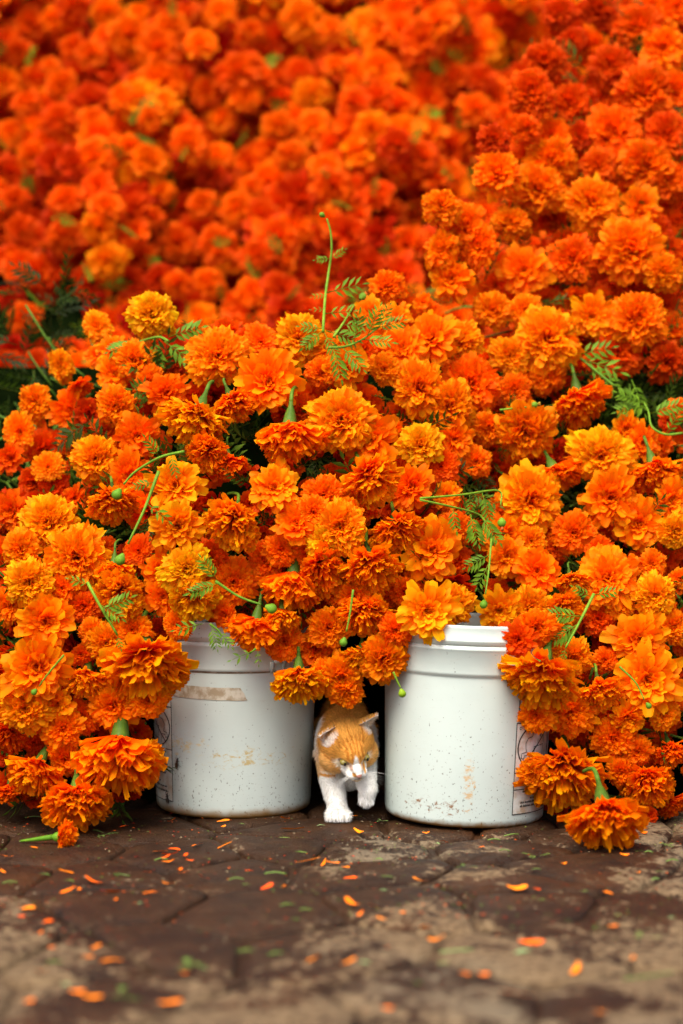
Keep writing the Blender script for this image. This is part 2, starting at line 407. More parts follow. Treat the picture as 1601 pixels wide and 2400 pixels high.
# second printed panel above it on the clean bucket
lab2 = link('brand_panel', wrapped_patch('brand_panel', .0765, .17, .173, .232, .0005, (M_labelB,), nx=14, nz=10), bucket_b)
pl = ink_lines([[(.0765, .23), (.0765, .178), (.079, .1735), (.17, .1735)], [(.0765, .23), (.17, .23)]], .0016, .0010)
pl2 = ink_lines([[(.086 + .006 * math.cos(t), .182 + .006 * math.sin(t)) for t in np.linspace(0, 6.28, 13)], [(.085, .20), (.088, .206), (.086, .214), (.091, .222), (.102, .215)]], .0018, .0013)
link('panel_border', pl.mesh('panel_border', (M_ink,), False), lab2); link('emblem', pl2.mesh('emblem', (M_ink,), False), lab2)
dot = ink_lines([[(.0815 + .0022 * math.cos(t), .160 + .0022 * math.sin(t)) for t in np.linspace(0, 6.28, 11)]], .0009, .0013)
link('corner_mark', dot.mesh('corner_mark', (M_ink,), False), bucket_b)
# tape strip on the grimy bucket, torn at its end
def torn(a, z, u, w):
    if u > .99: a += .006 * (1 - w) * 2 - .003 + random.uniform(-.001, .001)
    z += .0035 * (1 - u) ** 2 + random.uniform(-.0004, .0004); return a, z
link('tape', wrapped_patch('tape', -.112, .021, .1955, .2165, .0009, (M_tape,), torn, 30, 5), bucket_a)
# grime packed under the collar step
for b_, c_ in ((bucket_a, .9), (bucket_b, .4)):
    V = []; k = 96
    for j in range(k):
        th = 2 * math.pi * j / k
        for r, z in ((.1388, .2395), (.1416, .2428)):
            V.append((r * math.sin(th), -r * math.cos(th), z))
    if c_ > .5: link('grime_line', mesh_np('grime_line', V, [(2 * j, 2 * ((j + 1) % k), 2 * ((j + 1) % k) + 1, 2 * j + 1) for j in range(k)], mats=(M_grime,)), b_)
# handle ear on the grimy bucket: a raised boss with a slot in the collar
ear = MB()
for a0, a1, z0, z1, o in ((.066, .072, .240, .2575, .0042), (.072, .086, .2545, .260, .0042), (.086, .092, .240, .2575, .0042)):
    V = [wrap(a, z, oo) for oo in (.0, o) for a, z in ((a0, z0), (a1, z0), (a1, z1), (a0, z1))]
    ear.add(V, [(4, 5, 6, 7), (0, 1, 5, 4), (1, 2, 6, 5), (2, 3, 7, 6), (3, 0, 4, 7)])
link('handle_ear', ear.mesh('handle_ear', (M_bucketA,), False), bucket_a)

# flies on the grimy bucket
M_fly = flatmat('fly_shell', (.012, .008, .006), (.05, .02, .008), 200, .35); M_wing = flatmat('fly_wing', (.10, .06, .03), (.04, .025, .012), 120, .3)
def fly(a, z, tilt, label):
    p = Vector(wrap(a, z, 0)) ; n = Vector((p.x, p.y, 0)).normalized()
    root = thing('fly', label, 'fly', LB + p, 'small flies on the bucket'); tx = n.cross(Vector((0, 0, 1))) * -1
    up = (Vector((0, 0, 1)) * math.cos(tilt) + tx * math.sin(tilt)); sx = n.cross(up)
    b = MB()
    for c, ln, w in ((-.0045, .0055, .0023), (.0018, .0026, .0021), (.0052, .0016, .0016)):
        b.ellipsoid(n * .0022 + up * c, (sx * w, n * w * .8, up * ln), nu=10, nv=8)
    link('body', b.mesh('body', (M_fly,)), root)
    for s in (-1, 1):
        w = MB(); q = [n * .0040 + up * .003 + sx * s * .0006, n * .0042 - up * .002 + sx * s * .0028, n * .0036 - up * .0105 + sx * s * .0024, n * .0040 - up * .009 + sx * s * .0003]
        w.add([tuple(x) for x in q], [(0, 1, 2, 3)]); link('wing', w.mesh('wing', (M_wing,)), root)
    for i, (oo, ll) in enumerate(((.005, .0045), (.0015, .006), (-.003, .008))):
        for s in (-1, 1):
            t = MB(); t.tube([n * .002 + up * oo * .5, n * .0035 + up * oo * 1.2 + sx * s * ll * .6, n * .0004 + up * oo * 2.2 + sx * s * ll], .00028, 4); link('leg', t.mesh('leg', (M_fly,)), root)
fly(-.0935, .090, .1, 'dark fly walking up the bucket wall beside its printed warning')
fly(-.122, .028, -.25, 'dark fly low on the bucket wall under its printed warning')

# ------------------------------------------------------------------ marigold heads
def tone_col(t):
    keys = [(-.3, (1.0, .52, .004)), (0, (1.0, .43, .003)), (.5, (1.0, .315, .002)), (1, (1.0, .235, .001)), (1.5, (.92, .140, .001)), (2, (.76, .068, .001)), (3, (.50, .012, .001))]
    t = max(-.3, min(3, t))
    for (a, ca), (b, cb) in zip(keys, keys[1:]):
        if t <= b: k = (t - a) / (b - a); return tuple(x + (y - x) * k for x, y in zip(ca, cb))
    return keys[-1][1]

def petals_np(spec, nx, ns, rs):
    """spec rows: phi, th0, th1, L, W, ruffle, cup, notch, base radius, twist -> arrays (n, verts, 3), t"""
    S = np.asarray(spec); n = len(S); phi, th0, th1, L, W, ruf, cup, notch, br, tw = [S[:, i][:, None, None] for i in range(10)]
    s = np.linspace(0, 1, ns)[None, :, None]; x = np.linspace(-1, 1, nx)[None, None, :]
    sub = 12; ss = np.linspace(0, 1, sub * (ns - 1) + 1)[None, :, None]
    th = th0 + (th1 - th0) * ss ** 1.3
    dr = np.cumsum(np.sin(th) * L / (sub * (ns - 1)), 1); dz = np.cumsum(np.cos(th) * L / (sub * (ns - 1)), 1)
    idx = np.arange(ns) * sub
    r = dr[:, idx] + br * np.sin(th0); z = dz[:, idx] + br * np.cos(th0); thn = th[:, idx]
    wprof = np.interp(np.linspace(0, 1, ns), [0, .25, .6, .85, 1], [.18, .50, 1.02, 1.15, .92])[None, :, None]
    tip = (s ** 4) * (notch * L * (.7 * rs.uniform(-1, .6, (n, 1, nx)) - 1.0 * np.abs(x) ** 2))
    w = x * W * wprof
    nrm = cup * W * (x ** 2) * wprof + ruf * W * s ** 2 * np.sin(x * math.pi * 1.5 + rs.uniform(0, 6.28, (n, 1, 1))) + ruf * .8 * W * s ** 3 * rs.normal(0, 1, (n, ns, nx)) * .5
    nrm = nrm + tw * w
    # radial-plane normal pointing to the axis side
    nr, nz = -np.cos(thn), np.sin(thn)
    rr = r + nr * nrm + np.sin(thn) * tip; zz = z + nz * nrm + np.cos(thn) * tip
    c, sn = np.cos(phi), np.sin(phi)
    X = rr * c - w * sn; Y = rr * sn + w * c; Z = zz + 0 * X
    V = np.stack([X, Y, Z], -1).reshape(n, ns * nx, 3)
    t = np.broadcast_to(s, (n, ns, nx)).reshape(n, ns * nx)
    return V, t
def petal_quads(nx, ns): return np.array([(i * nx + j, i * nx + j + 1, (i + 1) * nx + j + 1, (i + 1) * nx + j) for i in range(ns - 1) for j in range(nx - 1)])

def head_spec(kind, seed):
    r = random.Random(seed); out = []; G = 2.399963; u = r.uniform
    if kind == 'p':        # dense pompon, ruffled scale over scale
        N = r.choice((165, 185, 205)); thm = R(u(108, 120)); flat = u(.80, 1.0); loose = u(.6, 1.3)
        for k in range(N):
            q = (k + .5) / N; th = math.acos(1 - (1 - math.cos(thm)) * q) * u(.93, 1.07)
            L = (flat * .72 + (1 - flat * .72) * (th / thm) ** .9) * u(1 - .10 * loose, 1 + .09 * loose)
            out.append((k * G + u(-.2, .2), th * .42 + u(-.07, .07), th * 1.28 + u(-.19, .22), L * u(.94, 1.05), (.085 + .065 * (th / thm)) * u(.75, 1.25), u(.24, .58), u(-.2, .5), u(.03, .10), .05, u(-.55, .55)))
    elif kind == 'o':      # loose open head, long outer rays round a ruffled middle
        for n_, th, L, W in ((16, 8, .36, .06), (17, 26, .52, .085), (18, 44, .68, .115), (19, 62, .84, .145), (18, 80, .98, .16), (12, 98, 1.0, .15)):
            for k in range(n_):
                t = R(th + u(-11, 11)); out.append((2 * math.pi * k / n_ + u(-.2, .2) + th, t * .6 + u(-.09, .09), t * 1.14 + u(-.22, .25), L * u(.80, 1.10), W * u(.72, 1.2), u(.10, .38), u(-.2, .5), u(.03, .12), .06, u(-.7, .7)))
    elif kind == 'd':      # funnel-shaped head seen from the side or from behind
        N = 175
        for k in range(N):
            q = (k + .5) / N; t = R(6 + 58 * q ** .62) * u(.88, 1.12)
            L = (1.0 + .06 * q) * u(.84, 1.07); out.append((k * G + u(-.25, .25), t * .85 + .10 + u(-.10, .10), t * 1.10 + u(-.24, .28), L * u(.92, 1.05), (.078 + .062 * q) * u(.7, 1.3), u(.22, .6), u(-.25, .5), u(.03, .10), .10, u(-.65, .65)))
    elif kind == 'b':      # small tight head
        N = 110; thm = R(98)
        for k in range(N):
            q = (k + .5) / N; th = math.acos(1 - (1 - math.cos(thm)) * q)
            out.append((k * G + u(-.1, .1), th * .5, th * 1.2 + u(-.06, .06), (.6 + .4 * q) * u(.92, 1.06), .07 + .05 * q, u(.05, .18), u(.1, .45), u(.03, .08), .05, u(-.15, .15)))
    p1, p2, a1, a2 = u(0, 6.28), u(0, 6.28), u(.03, .09), u(.04, .15)      # squashed to one side, uneven outline
    out = [(q[0], q[1] + a2 * q[1] * math.cos(q[0] - p2), q[2] + a2 * q[2] * math.cos(q[0] - p2), q[3] * (1 + a1 * math.sin(2 * q[0] + p1) + .05 * math.sin(5 * q[0] + p2)), *q[4:]) for q in out]
    return out
HEADS = {}
def make_variants():
    for kind, cnt in (('p', 8), ('o', 6), ('d', 6), ('b', 3)):
        for i in range(cnt):
            spec = head_spec(kind, hash((kind, i)) % 9973 if False else ord(kind) * 13 + i * 71 + 5); rs = np.random.default_rng(ord(kind) + i * 17)
            nx, ns = 5, 6; V, t = petals_np(spec, nx, ns, rs); Q = petal_quads(nx, ns); n = len(spec); nv = nx * ns
            nout = 18; rnd = rs.uniform(0, 1, n)
            inner = n - nout
            def joined(a, b, nm, VV, tt, QQ, nvv):
                k = b - a
                return mesh_np(nm, VV[a:b].reshape(-1, 3), (QQ[None] + (np.arange(k) * nvv)[:, None, None]).reshape(-1, 4),
                               attrs={'t': ('FLOAT', tt[a:b].ravel()), 'rnd': ('FLOAT', np.repeat(rnd[a:b], nvv))}, mats=(M_petal,))
            core = joined(0, inner, 'blossom', V, t, Q, nv)
            outer = [joined(k, k + 1, 'petal', V, t, Q, nv) for k in range(inner, n)]
            lows = [(*q[:4], q[4] * 1.25, *q[5:]) for q in spec[::2]]; Vl, tl = petals_np(lows, 3, 4, np.random.default_rng(5 + i)); Ql = petal_quads(3, 4)
            full = joined(0, n, 'marigold', V, t, Q, nv)
            HEADS[(kind, i)] = dict(core=core, outer=outer, full=full, low=(Vl, tl, Ql, rnd[::2]))
make_variants()
NVAR = {'p': 8, 'o': 6, 'd': 6, 'b': 3}

def calyx_mesh(i):
    b = MB(); prof = [(.19, .20), (.185, .10), (.17, -.02), (.15, -.15), (.115, -.28), (.075, -.40), (.050, -.60)]; k = 14; V = []
    for ri, (r, z) in enumerate(prof):
        for j in range(k):
            rr = r * (1 + (.10 if j % 2 else -.05) * (1 if ri < 5 else .3)); a = 2 * math.pi * j / k; V.append((rr * math.cos(a), rr * math.sin(a), z))
    Q = [(a * k + j, a * k + (j + 1) % k, (a + 1) * k + (j + 1) % k, (a + 1) * k + j) for a in range(len(prof) - 1) for j in range(k)]
    shade = np.repeat([1.1, 1.15, 1.0, .9, .85, .8, .8], k)[:, None] * np.array([[1, 1, 1]]) * (.40 + .13 * i)
    b.add(V, Q, None, shade); return b.mesh('calyx', (M_stem,))
def stem_mesh(i):
    r = random.Random(40 + i); p = [(0, 0, -.55)]; d = Vector((.15, r.uniform(-.2, .2), -1)); c = Vector(p[0])
    for k in range(3):
        c = c + d * .32; d = (d + Vector((.75, r.uniform(-.25, .25), .1))).normalized(); p.append(tuple(c))
    b = MB(); pts = spline(p, 4); b.tube(pts, [.062 - .02 * j / len(pts) for j in range(len(pts))], 7, (.6 + .2 * i, .65 + .15 * i, .6)); return b.mesh('stem', (M_stem,))
CALYX = [calyx_mesh(i) for i in range(3)]; STEM = [stem_mesh(i) for i in range(3)]

# ------------------------------------------------------------------ where the heads stand (read off crop by crop: x, y, size, form, tone, sideways, up)
CROPS = {
 'A': (0, 650, 2.851, [(1015,250,315,'p',-.05,0,.2),(648,330,200,'p',.4,-.2,0),(750,490,210,'o',.9,0,.6),(400,590,215,'p',.6,-.6,0),(540,735,150,'d',1,.2,-.5),(765,640,220,'o',1,0,0),(900,560,260,'p',.9,0,.1),
   (1110,770,270,'o',1.5,.1,0),(240,840,250,'p',.9,-.3,0),(480,890,300,'o',1.4,.2,0),(780,860,305,'p',1,0,0),(130,1030,250,'b',1,-.1,0),(320,1265,220,'b',1,0,0),(645,1215,345,'p',.5,0,0),(920,1060,290,'o',1.5,0,.1),
   (1300,960,400,'d',.15,-.15,-.5),(60,1210,220,'o',1.8,-.3,0),(640,520,150,'o',1,.1,.3),(1000,700,210,'p',1.5,.1,-.1),(690,1010,160,'p',1.6,0,0)]),
 'B': (0, 1000, 2.613, [(60,220,240,'o',1.8,-.2,0),(800,300,260,'o',1.4,0,0),(300,590,345,'p',.45,0,.1),(470,800,385,'p',.6,.1,0),(130,760,250,'p',.9,-.2,0),(180,960,290,'p',.25,0,0),(700,480,280,'d',.5,.1,-.75),
   (1080,360,320,'o',.45,0,.1),(1090,610,310,'o',.35,0,0),(1140,870,295,'p',-.2,.1,.1),(1190,1060,300,'d',-.1,.1,-.2),(845,760,195,'b',1.8,0,0),(460,440,150,'o',1.8,0,0),(700,890,230,'d',.5,0,-.6),(740,1030,290,'d',.35,.1,-.2),
   (980,880,220,'o',1.2,0,0),(1000,1040,240,'o',1.3,0,-.1),(510,1100,215,'p',1.9,0,0),(280,1190,330,'o',.9,0,0),(50,1100,220,'p',1.2,-.3,0),(80,520,260,'o',1.6,-.3,.1),(560,1250,170,'p',1,0,0),(810,1240,230,'p',.8,0,0),
   (980,1250,160,'p',2.7,0,0),(1090,1210,180,'p',1.2,0,0),(1380,1150,150,'o',1.7,-.2,-.2),(1430,950,300,'p',1.5,0,0),(1430,590,330,'d',.3,0,-.35),(1400,240,210,'d',1.5,0,-.6),(380,990,190,'p',1.3,0,0),(1280,170,250,'d',.8,0,-.3),
   (1290,800,220,'p',1.9,0,0),(350,260,170,'o',2.4,.1,0),(330,380,200,'o',2.5,.1,0),(640,740,150,'p',2.0,0,0)]),
 'C': (400, 950, 2.24, [(620,160,300,'d',.75,-.15,-.6),(780,180,125,'d',1,.1,-.3),(900,80,330,'p',.5,0,.1),(1040,180,300,'o',.9,-.1,0),(1310,210,250,'p',.25,.1,.1),(1490,180,210,'o',1.3,.2,0),(1060,400,295,'d',.4,.4,-.35),
   (545,430,265,'o',.7,0,.5),(660,620,235,'o',1.2,0,.2),(800,470,210,'p',1.5,0,0),(890,640,275,'p',.35,0,0),(810,710,185,'p',0,0,0),(1260,430,230,'o',1.4,0,.2),(1190,660,265,'d',.5,.2,-.4),(1370,760,305,'o',.7,.1,0),
   (1050,870,300,'d',.5,0,-.75),(640,940,295,'d',.75,-.1,-.5),(800,870,250,'d',.75,.2,-.4),(1350,1080,295,'o',.0,0,-.1),(1020,1110,280,'d',.45,0,-.5),(440,1180,250,'d',.9,-.1,-.5),(590,1110,175,'d',.5,.1,-.6),(310,310,180,'d',1.5,0,-.6),
   (830,1170,225,'p',1.3,0,0),(600,1240,200,'p',1.5,0,0),(670,1450,280,'d',.25,-.1,-.45),(900,1430,255,'p',1,0,-.2),(1010,1330,220,'d',.4,0,-.5),(1120,1330,255,'p',.8,.2,-.1),(760,1280,190,'p',1.6,0,0),(870,980,160,'p',1.8,0,0),
   (1480,1050,210,'p',.6,.1,0),(500,820,200,'p',1.8,0,0),(1450,470,150,'o',.7,0,0),(1500,640,170,'p',1.6,0,0),(1420,320,190,'b',1.8,0,0),(920,1500,190,'p',1,0,-.3),(1180,1180,170,'p',1.6,0,0),(960,1000,200,'p',1.2,0,0),
   (750,560,180,'p',1.3,0,0),(1230,980,170,'p',1.6,0,0),(720,790,180,'p',1.5,0,0),(580,760,190,'p',1.4,0,0),(400,930,220,'p',1.6,0,0),(940,560,150,'o',.9,0,0),(820,1420,170,'p',1.3,0,-.2)]),
 'D': (500, 450, 2.24, [(915,500,195,'p',1.2,0,.2),(25,860,300,'p',.75,.1,.1),(250,780,195,'b',1.5,0,.3),(290,1000,330,'o',.85,0,.1),(460,770,240,'p',.5,-.1,.2),(110,1120,235,'d',.65,.2,-.5),(990,820,235,'o',1,0,.2),(1140,770,280,'o',.6,-.1,.3),
   (1300,780,235,'p',.45,.2,.2),(1080,1030,285,'p',.75,.1,.1),(1350,1010,320,'p',1.45,.2,.1),(1240,1130,265,'p',.95,.1,.1),(690,920,245,'o',.85,0,.2),(800,830,170,'p',1.6,0,.1),(830,640,185,'o',.6,0,.4),(960,660,150,'o',.7,.1,.4),
   (1470,620,190,'p',.9,0,.1),(1250,460,230,'o',.85,0,.2),(1390,280,225,'p',.95,0,.2),(1200,80,190,'p',.6,0,.2),(1330,180,240,'p',1,0,.2),(1140,640,140,'p',1.5,0,.2),(1100,580,100,'o',.8,0,0),(600,820,160,'o',.9,0,.3),(570,950,170,'p',1.3,0,0),
   (900,930,170,'p',.9,0,0),(1330,1290,200,'p',1.1,.2,0),(1440,1240,170,'p',1.2,.3,0)]),
 'E': (1000, 700, 2.609, [(430,120,245,'p',.85,0,.1),(600,70,200,'p',.75,0,.1),(740,250,385,'p',.5,0,.1),(510,350,245,'p',.8,-.1,0),(1010,110,265,'o',.5,0,0),(1290,130,345,'p',1.1,.1,.1),(1170,330,290,'p',2.1,0,-.1),(1470,390,245,'p',2.4,.1,0),
   (740,470,225,'p',1.4,0,-.2),(540,560,205,'p',1.6,0,0),(930,640,325,'d',.8,0,-.7),(600,810,380,'p',.95,0,-.3),(1070,960,355,'p',.25,0,0),(1220,800,200,'o',.8,.1,.2),(1320,880,210,'o',1.2,.2,0),(1400,1070,300,'d',.9,.2,-.6),(800,1090,290,'d',1,.25,-.7),
   (640,1230,390,'p',.35,.1,0),(1120,1220,350,'o',1.1,0,.1),(1300,1380,295,'o',.85,0,0),(1500,1230,260,'o',.8,.2,0),(1520,1420,230,'p',.55,.2,0),(900,1430,255,'p',1.4,0,0),(450,1320,225,'p',1.3,0,0),(480,1450,265,'o',.85,0,0),(230,1350,245,'b',1.7,0,0),
   (800,940,180,'p',2.9,0,0),(1540,680,150,'p',1.5,0,0),(640,1480,200,'p',.8,0,0),(1480,740,140,'p',2,0,0),(300,1000,200,'p',1.3,.2,0),(650,980,150,'p',2.3,0,0),(1060,390,150,'p',2.3,0,0)]),
 'F': (1100, 1150, 3.13, [(360,1090,250,'o',2.1,-.1,-.1),(480,1010,300,'p',1.2,0,0),(640,1290,210,'p',1.5,0,-.1),(270,220,255,'p',1.25,0,0),(780,300,245,'p',1.4,-.1,0),(270,480,295,'o',.75,0,0),(500,590,325,'o',1.25,.1,.1),(1020,640,445,'p',.75,0,.2),(1360,770,335,'p',.25,0,0),(750,680,235,'d',.5,0,-.65),(700,880,280,'d',.5,.1,-.2),
   (440,860,340,'p',.65,.1,-.1),(220,880,300,'o',.4,-.1,-.1),(950,940,245,'p',1.9,0,0),(1240,1090,405,'o',.75,0,0),(1500,1000,265,'p',1.2,.2,0),(600,1110,260,'p',.85,0,0),(760,1220,300,'p',.65,0,-.1),(1000,1240,180,'p',1.5,0,0),(400,1130,200,'d',2.7,-.1,-.4),
   (500,1400,560,'d',.4,-.2,-.6),(960,1500,320,'d',.4,0,-.5),(1310,1390,485,'o',.75,.1,.1),(1160,1660,260,'o',.45,0,-.4),(1430,1630,265,'p',.75,.2,0),(490,1640,270,'p',.95,-.2,-.2),(740,1620,365,'p',1.05,0,-.1),(1110,840,210,'p',1.1,0,0),(1550,1440,120,'p',1.4,.2,0),
   (900,1650,180,'p',1.9,0,0),(950,430,210,'p',1.6,0,0),(1340,540,210,'p',1.5,0,.2),(1540,640,160,'p',1,.2,0),(1150,560,190,'o',1.5,0,.2),(1430,900,200,'p',1.5,0,0),(640,420,200,'p',1.9,0,0)]),
 'G': (0, 1400, 3.136, [(1200,180,220,'p',1.5,.1,-.1),(70,140,265,'p',1.25,-.2,0),(780,330,280,'p',.75,0,0),(960,240,235,'p',.85,0,0),(1160,240,185,'d',2.7,0,-.4),(270,520,470,'o',.75,-.1,.1),(630,610,310,'d',.4,0,-.5),(1080,510,560,'d',.4,.2,-.6),(1290,560,230,'p',.9,.3,-.1),(190,820,345,'p',.65,-.1,0),
   (420,790,255,'o',.45,0,-.4),(830,800,365,'p',1.05,0,-.1),(1090,760,285,'p',.85,.2,-.2),(600,880,255,'p',1.7,0,0),(460,970,325,'p',1.05,0,-.2),(870,1160,600,'d',.7,.05,-.5),(1080,1190,270,'p',.85,.4,-.2),(260,1290,380,'d',.85,-.2,-.4),(570,1510,500,'d',.95,.0,-.4),
   (60,1030,255,'d',1.7,-.1,-.4),(80,1430,245,'d',1.7,0,-.5),(480,1180,255,'p',1.5,0,-.2),(890,1440,140,'p',2.4,0,0),(970,1430,130,'p',2.6,0,0),(600,420,170,'p',1.5,0,0),(250,1070,160,'p',2.3,0,0),(720,1230,210,'p',1.4,0,-.2),(1000,1330,220,'p',1.3,.2,-.2),(30,1160,170,'p',2.1,0,0),(250,1490,130,'p',2.2,0,0)]),
 'H': (1150, 1600, 3.477, [(600,770,690,'d',.7,-.05,-.5),(350,740,260,'p',.85,-.4,-.2),(1000,450,380,'p',1.05,0,-.2),(1290,830,410,'d',.85,.2,-.4),(940,1110,560,'d',.95,0,-.4),(1470,560,270,'d',1.6,.1,-.4),(1480,1010,260,'d',1.7,0,-.5),(1050,720,250,'p',1.3,0,-.2),
   (560,1020,150,'p',2.4,0,0),(480,980,140,'p',2.6,0,0),(850,320,200,'p',1.7,0,0),(1200,560,220,'p',1.5,0,-.1),(1290,1080,150,'p',2.3,0,0)]),
 'J': (800, 0, 1.9575, [(1180,60,175,'p',1.9,0,.2),(1370,120,225,'p',1.4,0,.2),(1480,220,205,'o',.9,.1,.1),(1240,300,205,'p',1.7,0,.2),(930,290,195,'p',1.6,0,.2),(870,430,225,'p',1.5,0,.2),(1050,480,195,'p',1.5,0,.2),(1400,430,295,'p',1.3,.1,.2),(1250,600,245,'p',1.1,0,.2),
   (1090,620,140,'p',1.7,0,.2),(960,620,160,'o',.9,0,.2),(960,750,255,'p',.65,0,.2),(720,800,215,'p',.7,-.1,.2),(900,870,250,'p',.7,0,.1),(1150,930,255,'p',.75,0,.1),(510,920,215,'p',.65,-.2,.2),(600,1000,165,'p',1.3,0,.1),(1370,950,195,'o',.75,0,.2),
   (1330,1150,285,'p',.95,0,.1),(1060,1190,235,'p',1.5,0,.1),(840,1240,235,'o',.9,0,.1),(1400,760,255,'p',1.1,.1,.1),(1500,830,185,'p',1.2,.1,.1),(1500,620,205,'p',1.5,.1,.1),(850,600,140,'p',1.3,0,.2),(700,640,140,'p',1.9,0,.2),(460,1150,170,'p',.75,-.2,.1),
   (780,1020,160,'p',.9,0,.1),(1480,1250,175,'p',.65,.1,.1),(1540,420,185,'o',1.2,.1,.1),(1450,1070,160,'p',2,.1,.1),(1540,40,170,'o',1.0,.1,.2),(1060,180,130,'p',1.8,0,.2),(1000,60,150,'p',1.8,0,.2),(1300,750,180,'p',1.3,0,.1),(1180,760,170,'p',1.4,0,.1)]),
}
BACK = [(245,95,110,1),(290,400,150,1.2),(125,470,130,1.4),(270,545,150,1.5),(430,560,150,1.3),(50,610,130,1),(155,715,140,1.1),(600,680,120,.9),(870,660,180,1.1),(430,730,210,1.2),(690,740,170,.9),(920,200,150,.9),(780,130,150,1.1),(600,170,190,1.2),
 (1010,60,150,1),(1390,90,190,.8),(1160,140,110,1.3),(1130,440,150,.9),(1020,540,140,1.1),(690,550,110,1.1),(1440,440,170,.6),(1280,580,140,1),(1440,580,170,1),(1340,720,150,1.1),(1500,770,150,.9),(1160,860,110,1),(740,880,120,.8),(310,910,150,1.2),(490,950,150,1.1),
 (460,1050,150,.5),(490,1200,170,.1),(300,1090,170,1.3),(70,920,130,1.4),(90,1050,140,1.4),(820,1120,180,1.3),(1000,1130,180,1.1),(1180,1170,180,1.3),(1350,1050,170,.9),(1090,960,150,1),(955,1305,145,.9),(1160,1340,150,.7),(820,1310,130,1),(700,1000,110,1.2),(930,940,130,1.2),
 (1000,720,140,.7),(230,300,90,1.2),(420,250,140,1.3),(340,220,120,1.3),(560,450,130,1.1),(80,240,120,1.5),(1520,130,120,1),(1380,330,140,1.6),(1540,300,100,1.2),(1090,330,220,1.6),(950,420,150,1.4),(110,1465,150,1.3),(160,1685,160,1.6),(60,1600,130,2.6),(40,1370,130,2.4)]
def smooth(a, b, x): t = max(0, min(1, (x - a) / (b - a))); return t * t * (3 - 2 * t)
def front_Y(u, v):
    tr = max(0, min(1, (1650 - v) / 1650)); yr = -.03 + .78 * tr ** 1.25
    tm = max(0, min(1, (1430 - v) / 780)); ym = -.05 + .36 * tm ** 1.35
    ym += (.16 * min(1, ((u - 650) / 480) ** 2) - .09) * smooth(1420, 1150, v)
    ym += .10 * smooth(300, 0, u) * smooth(1250, 850, v)
    k = smooth(1060, 1220, u + .12 * (v - 1000))
    return ym * (1 - k) + yr * k
def back_Y(u, v):
    return 1.02 + .66 * max(-.4, min(1.4, (900 - v) / 900)) + .07 * math.sin(u * .011 + v * .004) + .05 * math.sin(u * .023 - v * .017 + 1)
heads = []     # u, v, diam px, kind, tone, tx, ty, Y, back?
for key, (ox, oy, sc, rows) in CROPS.items():
    for (x, y, d, k, tone, tx, ty) in rows:
        u, v, dd = ox + x / sc, oy + y / sc, d / sc
        if any(abs(u - h[0]) < .36 * min(dd, h[2]) and abs(v - h[1]) < .36 * min(dd, h[2]) for h in heads): continue
        heads.append([u, v, dd, k, tone, tx, ty, None, False])
for (x, y, d, tone) in BACK:
    u, v, dd = x / 1.96, y / 1.96, d / 1.96
    if any(math.hypot(u - h[0], v - h[1]) < .45 * min(dd, h[2]) for h in heads): continue
    heads.append([u, v, dd * 1.05, 'p', tone, random.uniform(-.3, .3), random.uniform(-.1, .5), None, True])
heads.sort(key=lambda h: h[8])
for h in heads:
    if h[8]: h[7] = back_Y(h[0], h[1]) - .03; h[4] += .35 * smooth(250, 640, h[1])  # redder low on the bank: the mound's shade put into petal colour
    else:
        h[7] = front_Y(h[0], h[1]) + .035 * max(0, h[4] - 1.0) + random.uniform(-.012, .012) - .02 * max(0, .7 - h[4]) - .0004 * max(0, h[2] - 115)
individual = sorted(heads, key=lambda h: -h[2])[:300]; leftover = sorted(heads, key=lambda h: -h[2])[300:]

LAND = [('ginger cat', 815, 1745), ('tall sprig', 762, 620), ('tape strip', 497, 1622), ('reversed print', 1210, 1790), ('hanging yellow-green bud', 942, 1622)]
NUM = ['no', 'one', 'two', 'three', 'four', 'five', 'six', 'seven', 'eight', 'nine', 'ten', 'eleven', 'twelve', 'thirteen', 'fourteen', 'fifteen', 'sixteen', 'seventeen', 'eighteen', 'nineteen', 'twenty']
def where(u, v, land=LAND, unit=95.0):
    nm, lx, ly = min(land, key=lambda l: math.hypot(u - l[1], v - l[2]))
    a = round(abs(v - ly) / unit); b = round(abs(u - lx) / unit); parts = []
    if a: parts.append(f"{NUM[min(a, 20)]} {'above' if v < ly else 'below'}")
    if b: parts.append(f"{NUM[min(b, 20)]} {'left of' if u < lx else 'right of'}")
    if not parts: return f"right against {nm}"
    s = ' and '.join(parts)
    if not b: s += ''
    return s.replace(' above', ' blooms above', 1).replace(' below', ' blooms below', 1) + ' ' + nm if a else s.replace(' left of', ' blooms left of').replace(' right of', ' blooms right of') + ' ' + nm
def tone_word(t): return 'golden' if t < .2 else 'light orange' if t < .6 else 'bright orange' if t < 1.05 else 'deep orange' if t < 1.55 else 'red-orange' if t < 2.3 else 'dark red'
FORM = {'p': 'pompon', 'o': 'open', 'd': 'drooping', 'b': 'tight'}
used_labels = {}
def unique(lab, extras=()): return lab
def settle_labels(objs):
    """objs: (object, u, v); those that would read alike are told apart by where they stand to each other"""
    by = {}
    for o, u, v in objs: by.setdefault(o['label'], []).append((o, u, v))
    for lab, g in by.items():
        if len(g) < 2: continue
        du = max(x[1] for x in g) - min(x[1] for x in g); dv = max(x[2] for x in g) - min(x[2] for x in g)
        words_ = {2: ('upper', 'lower'), 3: ('upper', 'middle', 'lower')} if dv > du else {2: ('leftmost', 'rightmost'), 3: ('leftmost', 'middle', 'rightmost')}
        g.sort(key=lambda x: x[2] if dv > du else x[1])
        for i, x in enumerate(g):
            w = words_[len(g)][i] if len(g) in words_ else NUM[i + 1] + 'th'
            x[0]['label'] = w + ' ' + lab
PLACED = []
